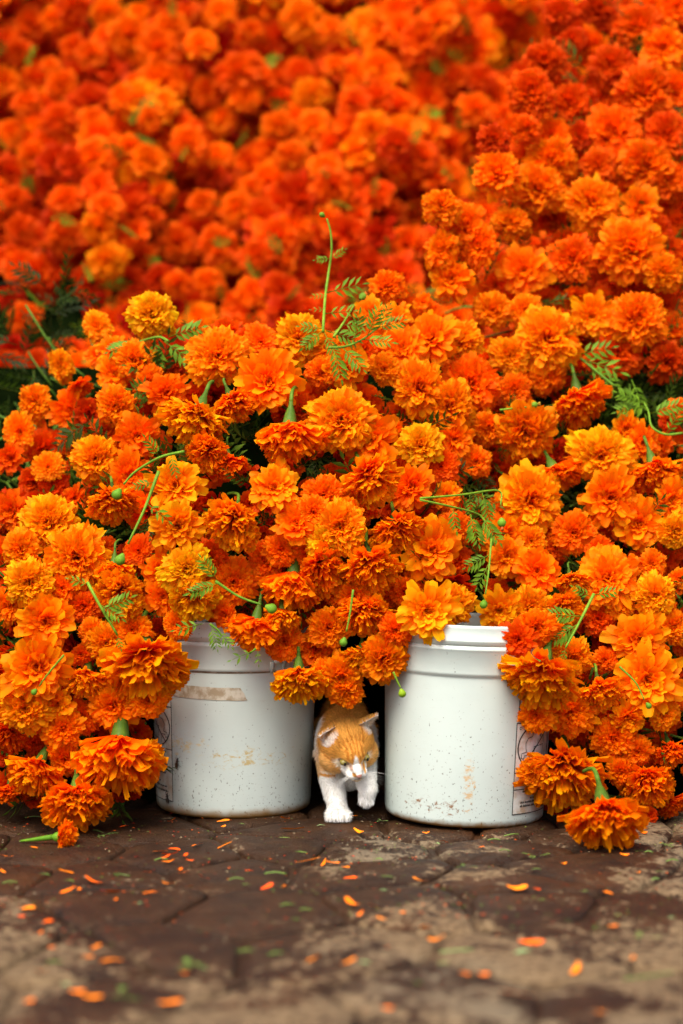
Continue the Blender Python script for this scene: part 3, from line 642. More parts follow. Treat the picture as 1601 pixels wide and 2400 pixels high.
def head_frame(h, clear=True):
    u, v, d, k, tone, tx, ty, Y, isb = h
    if k == 'd': ty = max(-.90, ty * 1.25 - .22)
    tx += random.uniform(-.14, .14); ty += random.uniform(-.08, .12)
    f = Vector((tx, -math.sqrt(max(.10, 1 - tx * tx - ty * ty)), ty)).normalized()
    rad = d / 2 / FPX * (Y - CAMY) * (1.16 if k != 'd' else 1.16)
    for B in (LB, RB):                       # hangs in front of a bucket wall, never through it
        P = at(u, v, Y); dx = P.x - B.x; lim = .144 + .55 * rad
        if clear and not isb and P.z < .34 and abs(dx) < lim and Y < B.y + .1: Y = min(Y, B.y - math.sqrt(lim * lim - dx * dx))
    P = at(u, v, Y)
    if P.z < rad * .74:                       # rests on the ground: bring it forward until it clears the paving
        for _ in range(60):
            if P.z >= rad * .74: break
            Y -= .01; P = at(u, v, Y)
    org = P - f * rad * {'p': .30, 'o': .20, 'd': .50, 'b': .3}[k]
    if k == 'd':                                # the stem runs back into the heap
        ax = Vector((random.uniform(-.5, .5), 1, .15)); ax = (ax - f * ax.dot(f)).normalized(); ay = f.cross(ax)
        q = Matrix((ax, ay, f)).transposed().to_quaternion()
    else: q = f.to_track_quat('Z', 'Y') @ Quaternion((0, 0, 1), random.uniform(0, 6.28))
    return org, q, rad, f
GROUP = 'orange marigold flowers heaped around the buckets'
vcount = {}
for h in individual:
    u, v, d, k, tone, tx, ty, Y, isb = h
    org, q, rad, f = head_frame(h)
    i = vcount.get(k, 0) % NVAR[k]; vcount[k] = vcount.get(k, 0) + 1; H = HEADS[(k, i)]
    size = 'big ' if d > 135 else 'small ' if d < 78 else ''
    w = where(u, v); form = FORM[k]; soft = 'blurred ' if (isb or v < 480) and not size else ''
    lab = unique(f"{soft}{size}{tone_word(tone)} {form} marigold {w}",
        [lambda s: s.replace(' marigold', ' marigold half hidden', 1), lambda s: s.replace(' marigold', ' marigold set deeper', 1), lambda s: s.replace(' marigold', ' marigold turned aside', 1), lambda s: s.replace(' marigold', ' marigold with ruffled rim', 1), lambda s: s.replace(' marigold', ' marigold with wider petals', 1)])
    col = (*[c * random.uniform(.95, 1.05) for c in tone_col(tone - ((.30 - .55 * smooth(950, 250, v)) if not isb else -.1) + random.uniform(-.1, .1))], 1)
    if isb:
        o = link('marigold', H['full']); o['label'] = lab; o['category'] = 'flower'; o['group'] = GROUP
        o.location = org; o.rotation_mode = 'QUATERNION'; o.rotation_quaternion = q; o.scale = (rad,) * 3; o.color = col; PLACED.append((o, u, v)); continue
    root = thing('marigold', lab, 'flower', org, GROUP); root.rotation_mode = 'QUATERNION'; root.rotation_quaternion = q; root.scale = (rad * random.uniform(.92, 1.10), rad * random.uniform(.92, 1.10), rad * random.uniform(.85, 1.18)); PLACED.append((root, u, v))
    o = link('blossom', H['core'], root); o.color = col; o['kind'] = 'stuff'
    for pm in H['outer']:
        o = link('petal', pm, root); o.color = (*[min(1, c * random.uniform(.92, 1.06)) for c in col[:3]], 1)
    if k == 'd' or ty < -.25:
        link('calyx', CALYX[random.randrange(3)], root); link('stem', STEM[random.randrange(3)], root)

settle_labels(PLACED); SCRAPS = []
# the uncounted rest: heads deeper in the heap and farther up the bank, joined as one mass
def in_gap(u, v):
    return (u < 190 and 640 < v < 955 and u + (v - 640) * .25 < 210) or (1285 < u < 1640 and 830 < v < 1020 and v > 985 - (u - 1285) * .62) or (1290 < u < 1370 and 1090 < v < 1380) or (200 < u < 300 and 1185 < v < 1290) or (505 < u < 610 and 960 < v < 1050) or (680 < u < 800 and 1035 < v < 1110) or (520 < u < 620 and 1330 < v < 1420)
mass = []
for h in leftover: mass.append(h)
for v0 in np.arange(-330, 1010, 52):          # the far bank
    for u0 in np.arange(-330, 1960, 58):
        u, v = u0 + random.uniform(-24, 24), v0 + random.uniform(-22, 22)
        if in_gap(u, v) and random.random() < .85: continue
        clump = math.sin(u * .013 + 1.7 * math.sin(v * .009)) * math.sin(v * .016 + .5)
        tone = 1.32 + .40 * clump + random.gauss(0, .48) + .70 * smooth(250, 640, v)  # last term paints the shade behind the mound as darker red heads
        near = any(math.hypot(u - h[0], v - h[1]) < 42 for h in heads if h[8])
        mass.append([u, v, random.uniform(72, 112), 'p' if random.random() < .75 else 'o', tone + (.5 if near else 0), random.uniform(-.4, .4), random.uniform(-.1, .6), back_Y(u, v) + (.10 if near else random.uniform(-.05, .11)) + .10 * max(0, -clump), True])
for v0 in np.arange(60, 1900, 66):            # second layer of the near heap
    for u0 in np.arange(-260, 1860, 70):
        u, v = u0 + random.uniform(-28, 28), v0 + random.uniform(-26, 26)
        right = u > 1080 + .12 * (1000 - v)
        if not right and v < 760 + .0011 * (u - 620) ** 2: continue
        if right and u < 1150 + (700 - v) * .25: continue
        if in_gap(u, v): continue
        if v > 1450 and 350 < u < 1290: continue
        if v > 1840: continue
        mass.append([u, v, random.uniform(62, 95), random.choice('pppod'), random.gauss(1.75, .35), random.uniform(-.4, .4), random.uniform(-.4, .4), front_Y(u, v) + random.uniform(.06, .11), False])
Vs, ts, rs_, cs, Qs = [], [], [], [], []; off = 0
for h in mass:
    k = h[3]; org, q, rad, f = head_frame(h, False); Vl, tl, Ql, rnd = HEADS[(k, random.randrange(NVAR[k]))]['low']
    Rm = np.array(q.to_matrix()) * rad * np.array([[rng.uniform(.9, 1.1), rng.uniform(.9, 1.1), rng.uniform(.8, 1.2)]]); n, nv, _ = Vl.shape
    Vs.append(Vl.reshape(-1, 3) @ Rm.T + np.array(org)); ts.append(tl.ravel()); rs_.append(np.repeat(rnd, nv))
    cs.append(np.tile(np.array(tone_col(h[4])) * random.uniform(.94, 1.05), (n * nv, 1)))
    Qs.append((Ql[None] + (np.arange(n) * nv)[:, None, None]).reshape(-1, 4) + off); off += n * nv
me = mesh_np('flower_bank', np.vstack(Vs), np.vstack(Qs), attrs={'t': ('FLOAT', np.concatenate(ts)), 'rnd': ('FLOAT', np.concatenate(rs_)), 'hcol': ('FLOAT_COLOR', np.vstack(cs))}, mats=(M_petal_mass,))
link('flower_bank', me, kind='stuff', label='dense blurred bank of orange marigold heads rising behind the buckets', category='flowers')

# ------------------------------------------------------------------ foliage
def pinnate(b, base, d, up, L, n=5, w=.1, col=(1, 1, 1), curl=.25):
    """a feathery marigold leaf: midrib with lance-shaped leaflets"""
    d = Vector(d).normalized(); side = d.cross(Vector(up)).normalized(); nrm = side.cross(d); base = Vector(base)
    def mid(t): return base + d * (L * t) - nrm * (curl * L * t * t)
    b.tube([mid(0), mid(.5), mid(.95)], [L * .018, L * .014, L * .007], 3, col)
    for i in range(n + 1):
        for s in ((-1, 1) if i < n else (0,)):
            t = .22 + .75 * i / n; p = mid(t); l2 = L * (.42 - .18 * abs(t - .5) * 2) * random.uniform(.8, 1.15)
            dd = (d * (.75 if s else 1) + side * s * .8 - nrm * random.uniform(-.1, .35)).normalized(); ww = dd.cross(nrm).normalized() * (w * l2)
            m_ = p + dd * l2 * .5; e = p + dd * l2 - nrm * l2 * .15; cc = np.array(col) * random.uniform(.8, 1.2)
            b.add([tuple(p), tuple(m_ + ww + nrm * ww.length * .4), tuple(m_), tuple(m_ - ww + nrm * ww.length * .4), tuple(e)], None, [(0, 2, 1), (0, 3, 2), (1, 2, 4), (2, 3, 4)], cc)
def rvec(): return Vector((random.gauss(0, 1), random.gauss(0, 1), random.gauss(0, 1))).normalized()
fol = MB()
for v0 in np.arange(40, 1900, 44):
    for u0 in np.arange(-240, 1840, 46):
        u, v = u0 + random.uniform(-22, 22), v0 + random.uniform(-22, 22); gap = in_gap(u, v)
        right = u > 1080 + .12 * (1000 - v)
        if not right and v < 790 + .0011 * (u - 620) ** 2 and not (gap and u < 250): continue
        if right and u < 1150 + (700 - v) * .25: continue
        if v > 1430 and 300 < u < 1330: continue
        if gap and u < 250 and random.random() < .45: continue
        for _ in range((2 if u < 250 else 4) if gap else 1):
            Y = front_Y(u, v) + (random.uniform(.06, .28) if gap else random.uniform(.05, .14))
            p = at(u + random.uniform(-25, 25), v + random.uniform(-25, 25), Y)
            if p.z < .03: continue
            d = Vector((random.gauss(0, 1), -abs(random.gauss(.5, .5)), random.gauss(.2, .9)))
            br = random.uniform(.3, 1.15) * ((.30 if u < 250 else .5) if gap else .8)  # gap leaves coloured darker to stand for the shade in there
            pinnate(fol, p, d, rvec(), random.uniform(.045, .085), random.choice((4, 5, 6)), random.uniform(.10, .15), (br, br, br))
for v0 in np.arange(-100, 1000, 70):          # green specks up the far bank
    for u0 in np.arange(-100, 1300, 80):
        if random.random() < .62: continue
        u, v = u0 + random.uniform(-40, 40), v0 + random.uniform(-35, 35)
        p = at(u, v, back_Y(u, v) - random.uniform(-.03, .06)); br = random.uniform(1.0, 2.2)
        pinnate(fol, p, (random.gauss(0, 1), -.5, random.gauss(.6, .6)), rvec(), random.uniform(.05, .08), 4, .17, (br, br, br * .7))
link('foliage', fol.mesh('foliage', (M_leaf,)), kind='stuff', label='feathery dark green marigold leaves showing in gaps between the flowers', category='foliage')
stems = MB()
for _ in range(420):
    u, v = (random.uniform(-100, 330), random.uniform(860, 1900)) if random.random() < .5 else (random.uniform(1160, 1750), random.uniform(700, 1900))
    p = at(u, v, front_Y(u, v) + random.uniform(.08, .2)); q = p + Vector((random.gauss(0, .09), random.uniform(-.03, .12), random.gauss(-.03, .10)))
    if min(p.z, q.z) < .01: continue
    c = random.uniform(.4, .9); stems.tube(spline([p, (p + q) / 2 + rvec() * .015, q], 3), .0022, 5, (c, c, c))
link('stem_tangle', stems.mesh('stem_tangle', (M_stem,)), kind='stuff', label='tangle of green stems deep between the flower heads', category='stems')
# added backing in place of packed stems: near-black for deep shade, and blocks light
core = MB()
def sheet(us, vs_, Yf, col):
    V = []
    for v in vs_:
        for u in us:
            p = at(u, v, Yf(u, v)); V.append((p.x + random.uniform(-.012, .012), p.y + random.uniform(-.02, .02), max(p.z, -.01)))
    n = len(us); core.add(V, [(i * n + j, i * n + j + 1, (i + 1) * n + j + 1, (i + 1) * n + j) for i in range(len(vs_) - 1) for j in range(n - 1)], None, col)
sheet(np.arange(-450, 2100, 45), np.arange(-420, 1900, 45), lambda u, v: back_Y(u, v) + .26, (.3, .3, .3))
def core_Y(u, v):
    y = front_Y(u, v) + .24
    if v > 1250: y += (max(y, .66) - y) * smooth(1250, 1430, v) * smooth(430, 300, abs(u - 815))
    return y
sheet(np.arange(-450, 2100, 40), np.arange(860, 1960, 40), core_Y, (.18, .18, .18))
link('dark_backing', core.mesh('dark_backing', (M_backing,)), kind='stuff', label='added dark backing behind the flowers, coloured near black for deep shade', category='foliage')

# ------------------------------------------------------------------ sprigs and buds standing proud
def bud_geo(b, p, d, size, col):
    d = Vector(d).normalized(); s = d.orthogonal().normalized(); t = d.cross(s); V = []; k = 10
    prof = [(.28, -.9), (.55, -.5), (.92, .1), (1.0, .5), (.85, .95), (.55, 1.25), (.2, 1.4)]
    for r, z in prof:
        for j in range(k):
            a = 2 * math.pi * j / k; rr = r * (1.06 if j % 2 else .96); V.append(Vector(p) + (s * math.cos(a) + t * math.sin(a)) * rr * size + d * z * size)
    Q = [(a * k + j, a * k + (j + 1) % k, (a + 1) * k + (j + 1) % k, (a + 1) * k + j) for a in range(len(prof) - 1) for j in range(k)]
    T = [((len(prof) - 1) * k, (len(prof) - 1) * k + j, (len(prof) - 1) * k + j + 1) for j in range(1, k - 1)]
    b.add([tuple(v) for v in V], Q, T, col)
def sprig(name, label, cat, pts, dY, bud=None, leaves=(), r=.0017, col=(1, 1, 1), budsize=.007, budcol=(1, 1, 1), tip=None):
    P = [at(u, v, front_Y(u, v) + dY) for u, v in pts]
    root = thing(name, label, cat, P[0], 'loose green sprigs and buds')
    b = MB(); sp = [p - P[0] for p in spline(P, 6)]; n = len(sp); b.tube(sp, [r * (1.25 - .5 * i / n) for i in range(n)], 7, col)
    link('stem', b.mesh('stem', (M_stem,)), root)
    if bud is not None:
        B = at(bud[0], bud[1], front_Y(*bud) + dY) - P[0]; d = B - sp[-1]; b = MB(); bud_geo(b, B, d, budsize, budcol); link('bud', b.mesh('bud', (M_stem,)), root)
        if tip:
            b = MB()
            for k in range(9): e = (d.normalized() + rvec() * .45).normalized(); b.tube([B + d.normalized() * budsize * 1.2, B + d.normalized() * budsize * 1.2 + e * budsize * 1.1], .0009, 3, tip)
            link('petal_tip', b.mesh('petal_tip', (M_scrap,)), root)
    for (u, v, du, dv, L, nn) in leaves:
        p = at(u, v, front_Y(u, v) + dY) - P[0]; b = MB()
        pinnate(b, p, (du, -.25, -dv), Vector((.2, -1, .3)), L * 1.1, nn, random.uniform(.13, .17), (1.5, 1.6, 1.0), .1); link('leaf', b.mesh('leaf', (M_leaf,)), root)
sprig('leafy_sprig', 'tall thin light green sprig with curled tip rising above the mound', 'sprig', [(757, 778), (762, 700), (770, 640), (777, 590), (775, 545), (766, 512)], -.05, (757, 505),
      [(775, 606, -1, .1, .024, 4), (775, 606, .8, -.5, .026, 4), (764, 690, -1, .2, .022, 3), (766, 686, 1, -.25, .058, 4), (760, 725, -1, 0, .02, 2), (762, 735, 1, -.1, .045, 3),
       (756, 770, -1, -.1, .035, 4), (756, 775, -.8, .7, .04, 5), (760, 780, .5, .9, .04, 5), (765, 775, 1, .3, .05, 5)], .0021, (1.25, 1.2, .9), .0048, (1.1, 1.15, .8))
sprig('leafy_sprig', 'low feathery sprig with many leaflets at the foot of the tall sprig', 'sprig', [(770, 815), (810, 812), (850, 795), (890, 765)], -.06, None,
      [(780, 815, .3, 1, .05, 5), (800, 812, .7, .7, .05, 5), (830, 805, .2, -1, .045, 5), (850, 795, 1, .1, .045, 5), (880, 770, 1, -.3, .045, 5), (890, 765, .5, -1, .035, 4), (860, 790, .4, -.9, .05, 5)], .0018, (.9, .95, .8))
sprig('flower_bud', 'pale green bud on a bent stem beside the tall sprig', 'bud', [(782, 790), (806, 755), (830, 715)], -.06, (848, 697), [(800, 760, 1, .1, .04, 4)], .0018, (1.3, 1.25, .9), .0068, (1.1, 1.15, .8), (.8, .2, .01))
sprig('flower_bud', 'yellow-green bud hanging over the wall of the cleaner bucket', 'bud', [(922, 1575), (932, 1598), (939, 1612)], -.07, (942, 1622), [], .0014, (1.2, 1.2, .7), .0062, (1.5, 1.3, .5))
sprig('flower_bud', 'slender bud on a straight stem above the cat between drooping flowers', 'bud', [(828, 1382), (820, 1440), (812, 1480)], -.10, (806, 1502), [], .0015, (1.2, 1.2, .8), .0062, (1.1, 1.2, .8))
sprig('flower_bud', 'green bud hanging from the bent end of a long level stalk', 'bud', [(985, 1168), (1080, 1160), (1168, 1150), (1174, 1185)], -.10, (1176, 1222), [(1130, 1155, .3, 1, .045, 5), (1100, 1158, .1, 1, .03, 4)], .0016, (1.3, 1.25, .8), .0072, (1.0, 1.1, .7), (.45, .10, .01))
sprig('leafy_sprig', 'level sprig with drooping leaflets just under the long level stalk', 'sprig', [(985, 1172), (1060, 1188), (1120, 1205), (1140, 1225)], -.10, None, [(1100, 1200, .3, 1, .05, 6), (1125, 1207, .6, .8, .05, 6), (1060, 1188, .2, 1, .035, 4)], .0015, (1.25, 1.2, .8))
sprig('flower_bud', 'small green bud hanging down above the cleaner bucket rim', 'bud', [(1152, 1262), (1146, 1335), (1138, 1392)], -.10, (1134, 1414), [(1146, 1320, -.5, 1, .04, 4), (1148, 1300, -1, .5, .04, 5)], .0015, (1.1, 1.1, .8), .0064, (.9, 1.05, .7))
sprig('leafy_sprig', 'long green stem arching across the flowers above the taped bucket', 'sprig', [(432, 1058), (375, 1072), (318, 1105), (290, 1135)], -.08, (277, 1155), [(375, 1072, -.4, -.6, .035, 4), (400, 1066, .3, 1, .03, 4)], .0021, (1.0, 1.1, .8), .0085, (.8, 1.0, .7))
sprig('leafy_sprig', 'straight green stem slanting down to a flower beside the taped bucket', 'sprig', [(372, 1105), (338, 1195), (300, 1275)], -.08, (284, 1308), [(345, 1180, .8, .6, .04, 3), (360, 1130, -.9, .2, .03, 4)], .0023, (1.1, 1.1, .8), .0085, (.85, 1.0, .7))
sprig('leafy_sprig', 'forked sprig lying on flowers above and left of the taped bucket', 'sprig', [(205, 1365), (232, 1415), (275, 1488)], -.09, None, [(240, 1428, .9, -.4, .045, 5), (232, 1415, .7, .4, .04, 5), (275, 1488, .3, 1, .02, 3), (210, 1370, -.9, -.3, .03, 3)], .0022, (1.2, 1.2, .8))
sprig('leafy_sprig', 'forked sprig lying on flowers above the reversed warning print', 'sprig', [(1392, 1392), (1360, 1455), (1326, 1518)], -.09, None, [(1365, 1445, -.9, -.1, .05, 6), (1358, 1460, -.8, .5, .05, 6), (1326, 1518, -.3, 1, .02, 3), (1392, 1395, .8, -.2, .035, 4), (1385, 1400, -.8, -.5, .03, 4)], .0022, (1.2, 1.2, .8))
sprig('flower_bud', 'plump green bud on a slanting stem above the taped bucket rim', 'bud', [(505, 1362), (560, 1398), (612, 1417)], -.08, (632, 1425), [(515, 1365, -.9, .3, .045, 6), (510, 1362, -.5, -.8, .04, 5)], .0019, (1.0, 1.1, .8), .0082, (.95, 1.05, .7))
sprig('flower_bud', 'bud with fine yellow tip on a level stem in the heap', 'bud', [(1172, 961), (1205, 957), (1235, 954)], -.07, (1250, 950), [], .0015, (1.1, 1.2, .8), .0058, (1.0, 1.05, .7), (.55, .35, .03))
sprig('flower_bud', 'thin bent stem with a nub lying over a big open flower', 'bud', [(1452, 1562), (1490, 1600), (1510, 1640)], -.10, (1519, 1652), [], .0014, (1.0, 1.0, .7), .0048, (.8, .95, .6))
sprig('flower_bud', 'thin bent stem with a nub over the open bloom near the edge', 'bud', [(150, 1535), (112, 1580), (92, 1608)], -.10, (82, 1620), [], .0014, (1.0, 1.0, .7), .0048, (.8, .95, .6))
sprig('leafy_sprig', 'curling pale stem with fine leaves in the dark gap', 'sprig', [(1600, 1015), (1560, 1018), (1528, 1000), (1520, 965), (1510, 945)], -.02, None, [(1515, 950, -1, .2, .05, 6), (1512, 948, -.9, -.4, .05, 6), (1560, 1018, .5, -.8, .045, 4), (1522, 970, .9, -.3, .05, 5)], .0019, (1.1, 1.15, .8))
sprig('leafy_sprig', 'leafy stem with long narrow leaflets below the big bright pompon', 'sprig', [(1440, 905), (1395, 868), (1355, 835)], .0, None, [(1360, 840, .9, .3, .07, 4), (1375, 850, .8, .7, .07, 4), (1350, 832, .9, -.2, .06, 4), (1480, 890, .4, 1, .06, 4)], .0022, (.8, .9, .7))
sprig('leafy_sprig', 'leafy tuft hanging down over the taped bucket rim', 'sprig', [(492, 1462), (512, 1478), (520, 1492)], -.06, None, [(495, 1465, .3, 1, .035, 5), (512, 1478, .7, .8, .03, 4), (475, 1462, -1, .2, .04, 3)], .0016, (.9, 1.0, .8))
sprig('leafy_sprig', 'single toothed leaf poking out under a drooping flower on the taped bucket', 'sprig', [(600, 1520), (585, 1532)], -.05, None, [(595, 1525, -.9, .35, .035, 2), (604, 1525, .1, 1, .02, 2)], .0014, (.8, .9, .7))
sprig('leafy_sprig', 'feathery leaves under the small flower at the top of the mound', 'sprig', [(395, 800), (372, 790), (330, 800), (310, 812)], -.01, None, [(395, 790, 1, -.3, .055, 5), (385, 800, .7, .5, .06, 5), (340, 797, -.5, .7, .045, 6), (325, 802, -.9, .3, .05, 6), (360, 792, .2, 1, .05, 5)], .002, (.9, 1.0, .8))

# ------------------------------------------------------------------ litter on the paving
def petal_scrap(L, W, col, curl):
    b = MB(); ns, nx = 6, 4; V = []; ph = random.uniform(0, 6)
    for i in range(ns):
        s = i / (ns - 1); w = W * np.interp(s, [0, .3, .75, 1], [.25, .6, 1, .55])
        for j in range(nx):
            x = (j / (nx - 1) - .5) * 2
            V.append(((s - .5) * L, x * w / 2 + .12 * W * math.sin(s * 3 + ph), .0016 + curl * L * ((s - .5) ** 2) + .10 * w * x * x + random.uniform(0, .0008)))
    b.add(V, petal_quads(nx, ns), None, col); return b.mesh('fallen_petal', (M_petal_scrap,))
M_petal_scrap = col_material('petal_scrap', .5, .25)
PET = [('K', (1345,195,95,0,),), ]
K_or = [(1345,195,95,.2),(1020,275,85,.2),(1415,340,90,.2),(25,320,55,1),(155,278,35,.8),(300,390,55,.5),(320,165,95,1),(430,440,70,1.8),(365,475,55,1),(315,478,60,1.2),(520,482,75,1.7),(690,485,70,1.2),(535,517,40,1.2),(770,447,65,.5),(845,395,45,1.3),(820,383,40,1.5),(910,265,60,.8),
 (735,297,70,1),(775,345,60,.9),(130,558,50,.3),(220,620,45,2),(185,672,35,1.2),(240,742,35,1.4),(440,738,50,.6),(400,785,70,.7),(510,800,75,.5),(190,852,65,.5),(355,945,60,.8),(420,972,80,.4),(135,990,45,.8),(785,995,80,.7),(860,860,70,1),(1440,795,75,.2),(1310,145,45,1.2),(1025,155,55,.6),(1025,180,25,1),
 (790,155,45,1.6),(1225,460,75,2.6),(1305,460,20,.8),(675,393,35,2.3),(1145,385,40,2.6),(935,418,50,2.6),(870,460,30,1.5),(570,180,20,2.4),(15,388,40,.8),(75,367,35,1.2),(1490,350,60,.9),(1530,350,50,.8),(100,595,35,2.4),(800,285,60,2.4),(780,310,70,2.6),(850,320,50,2.5),(870,338,40,2.3),(760,325,40,2.6)]
L_or = [(85,207,80,.1),(360,432,85,.2),(805,465,75,.5),(1195,462,45,1),(1225,487,50,.8),(1015,352,20,.6),(1360,395,45,.8),(390,212,20,1),(470,250,40,1.6),(645,275,35,1.2),(1300,312,35,.9),(40,415,70,2),(50,538,75,.9),(90,580,60,1.2),(280,578,25,.9),(180,607,40,.3),(395,650,120,.2),(440,705,80,.4),(875,718,90,1.9),
 (1245,643,45,1),(1335,788,50,.5),(1080,838,110,.3),(560,860,80,.9),(635,865,70,1.2),(815,958,130,.5),(35,805,55,.3),(1195,1040,50,.5),(55,133,55,.6),(20,370,20,.6),(147,548,25,1.2),(645,588,20,2.3),(895,470,18,2.6),(210,1020,45,1.2),(1355,238,30,1.2),(1390,207,25,1.6),(1220,228,50,.9)]
K_gr = [(485,215,110,'t',.5),(370,275,40,'t',.4),(160,135,90,'s',.6),(205,400,60,'l',.6),(320,427,55,'l',.9),(1385,297,65,'l',1),(1265,393,100,'s',1.2),(1085,420,70,'s',.9),(1405,560,65,'l',1.2),(1320,540,75,'l',.7),(1130,445,40,'l',1.1),(645,530,30,'l',2),(45,437,70,'s',.9),(20,290,40,'t',.5),(560,400,90,'s',.6),
 (250,805,90,'l',.6),(880,820,150,'t',1.1),(1130,752,90,'l',1),(1270,765,90,'l',.8),(560,965,160,'t',.9),(605,245,35,'t',.6),(740,330,60,'s',1.1),(1305,230,60,'l',.9),(1475,172,40,'l',2),(1360,605,40,'l',1),(1110,165,25,'l',1.4),(935,830,40,'l',1.6),(300,905,45,'l',2)]
L_gr = [(890,315,90,'t',1.2),(180,155,50,'t',1.5),(565,370,85,'t',.6),(385,285,60,'t',.4),(175,328,35,'s',1),(210,410,70,'l',.6),(195,470,40,'l',1.8),(895,375,50,'l',.7),(920,515,40,'l',1),(1390,690,100,'t',.9),(835,755,90,'l',1.9),(530,750,160,'s',1.6),(105,805,55,'l',1.8),(470,808,60,'l',.9),(350,900,55,'l',.7),
 (1460,385,40,'l',.6),(1120,475,30,'l',1),(1515,595,30,'l',2),(1270,585,25,'l',1.5),(700,238,60,'s',1),(750,287,50,'s',.7),(1410,295,40,'s',1),(1360,295,35,'t',.7),(1520,335,60,'s',1),(1500,270,80,'t',1.3),(1410,860,280,'s',.8),(780,215,80,'s',1.1),(440,255,30,'l',1.6),(1440,420,40,'s',1.4),(1190,650,70,'t',.4)]
GLAND = [("cat's paw", 793, 1925), ("taped bucket", 548, 1925), ("cleaner bucket", 1087, 1950)]
for rows, ox, oy, sc in ((K_or, 0, 1850, 1.96), (L_or, 800, 1850, 1.9575)):
    for (x, y, L, tone) in rows:
        u, v = ox + x / sc, oy + y / sc; p = ground_at(u, v); Lm = max(.010, min(.062, L / sc / FPX * (p.y - CAMY)))
        ratio = random.uniform(.12, .38); Lm *= random.uniform(.85, 1.35); tone = .75 + .45 * tone
        o = link('fallen_petal', petal_scrap(Lm * 1.05, Lm * ratio + .002, tone_col(tone), random.uniform(-.2, .7))); o.location = p + Vector((0, 0, .002)); o.rotation_euler = (random.gauss(.22, .2), random.gauss(0, .16), random.gauss(0, .7) + random.choice((0, math.pi)))
        o['category'] = 'petal'; o['group'] = 'fallen petals on the paving'
        o['label'] = unique(f"{'long ' if L > 84 else 'tiny ' if L < 36 else ''}{tone_word(tone)} fallen petal on paving {where(u, v, GLAND, 62)}".replace('blooms', 'lengths'), [lambda s: s.replace('petal on', 'curled petal on', 1), lambda s: s.replace('petal on', 'flat petal on', 1), lambda s: s.replace('petal on', 'creased petal on', 1)])
for rows, ox, oy, sc in ((K_gr, 0, 1850, 1.96), (L_gr, 800, 1850, 1.9575)):
    for (x, y, L, k, br) in rows:
        u, v = ox + x / sc, oy + y / sc; p = ground_at(u, v); Lm = max(.010, min(.10, L / sc / FPX * (p.y - CAMY))); b = MB(); c = (.14 * br, .24 * br, .04 * br + .02 * max(0, br - 1.3) * 8)
        if k == 't':
            for q in range(3): pinnate(b, (random.uniform(-.2, .2) * Lm, random.uniform(-.2, .2) * Lm, .004), (math.cos(q * 2.1), math.sin(q * 2.1), .25), (random.uniform(-.3, .3), .2, 1), Lm * .55, 4, .16, c, .2)
        elif k == 's': b.tube(spline([(-Lm / 2, 0, .002), (0, random.uniform(-.15, .15) * Lm, .004), (Lm / 2, random.uniform(-.1, .1) * Lm, .002)], 3), [.0009] * 7, 5, c)
        else:
            W = Lm * random.uniform(.22, .34); V = []
            for i in range(6):
                s = i / 5; w = W * math.sin(math.pi * (.06 + .9 * s)); zz = .002 + .10 * Lm * math.sin(math.pi * s) * random.uniform(.4, 1)
                V += [((s - .5) * Lm, -w / 2, zz + .1 * w), ((s - .5) * Lm, 0, zz), ((s - .5) * Lm, w / 2, zz + .1 * w)]
            b.add(V, petal_quads(3, 6), None, c)
        o = link('leaf_scrap', b.mesh('leaf_scrap', (M_scrap,))); o.location = p; o.rotation_euler = (0, 0, random.uniform(-.5, .5)); o['category'] = 'leaf'; o['group'] = 'green leaf scraps on the paving'
        kind = {'t': 'feathery green leaf tuft', 's': 'thin green stalk', 'l': 'pale leaf scrap' if br > 1.5 else 'green leaf scrap'}[k]
        o['label'] = unique(f"{'small ' if L < 45 else ''}{kind} on paving {where(u, v, GLAND, 62)}".replace('blooms', 'lengths'), [lambda s: s.replace(' on paving', ' lying flat on paving', 1), lambda s: s.replace(' on paving', ' crumpled on paving', 1)])
for o_ in list(C.objects):
    if o_.get('group') in ('fallen petals on the paving', 'green leaf scraps on the paving'):
        q_ = o_.location; SCRAPS.append((o_, q_.x, -q_.y))
settle_labels(SCRAPS)
# broken-off flower with its green calyx lying on the stones
fr = thing('fallen_flower', 'broken orange flower with long green calyx lying on the paving', 'flower', ground_at(130, 1962, .012))
b = MB(); bud_geo(b, (0, 0, 0), (1, -.1, .05), .0075, (.95, 1.1, .7)); b.tube(spline([(-.004, 0, 0), (-.03, .004, -.004), (-.055, .01, -.008)], 4), [.0045, .0042, .004, .0036, .0032, .0028, .0024, .002, .0016][:9], 7, (.8, .95, .6)); link('calyx', b.mesh('calyx', (M_stem,)), fr)
o = link('blossom', HEADS[('d', 1)]['core'], fr); o.scale = (.026,) * 3; o.rotation_euler = (R(20), R(82), 0); o.location = (.004, 0, .002); o.color = (*tone_col(.9), 1)
# crumbs too small to count
cr = MB()
for _ in range(1700):
    x, y = random.uniform(-.9, .9), -abs(random.gauss(0, .38)) + .05
    if random.random() < .55: cxy = random.Random(_ % 34); x, y = cxy.uniform(-.6, .6) + random.gauss(0, .035), -cxy.uniform(0, .75) + random.gauss(0, .045)
    if y < -1.3: continue
    s = random.uniform(.0010, .0034); a = random.uniform(0, 6.28); e = random.uniform(.3, .6); c = random.choice(((.65, .10, .004), (.10, .14, .03), (.05, .03, .012), (.5, .04, .004), (.09, .15, .02), (.16, .22, .04), (.30, .24, .15), (.35, .28, .16), (.05, .03, .015), (.06, .035, .02), (.25, .015, .006)))
    ca, sa = math.cos(a) * s, math.sin(a) * s; z = .0015 + random.uniform(0, .002)
    cr.add([(x - ca, y - sa, z), (x + sa * e, y - ca * e, z + s * .3), (x + ca, y + sa, z), (x - sa * e, y + ca * e, z + s * .4)], [(0, 1, 2, 3)], None, c)
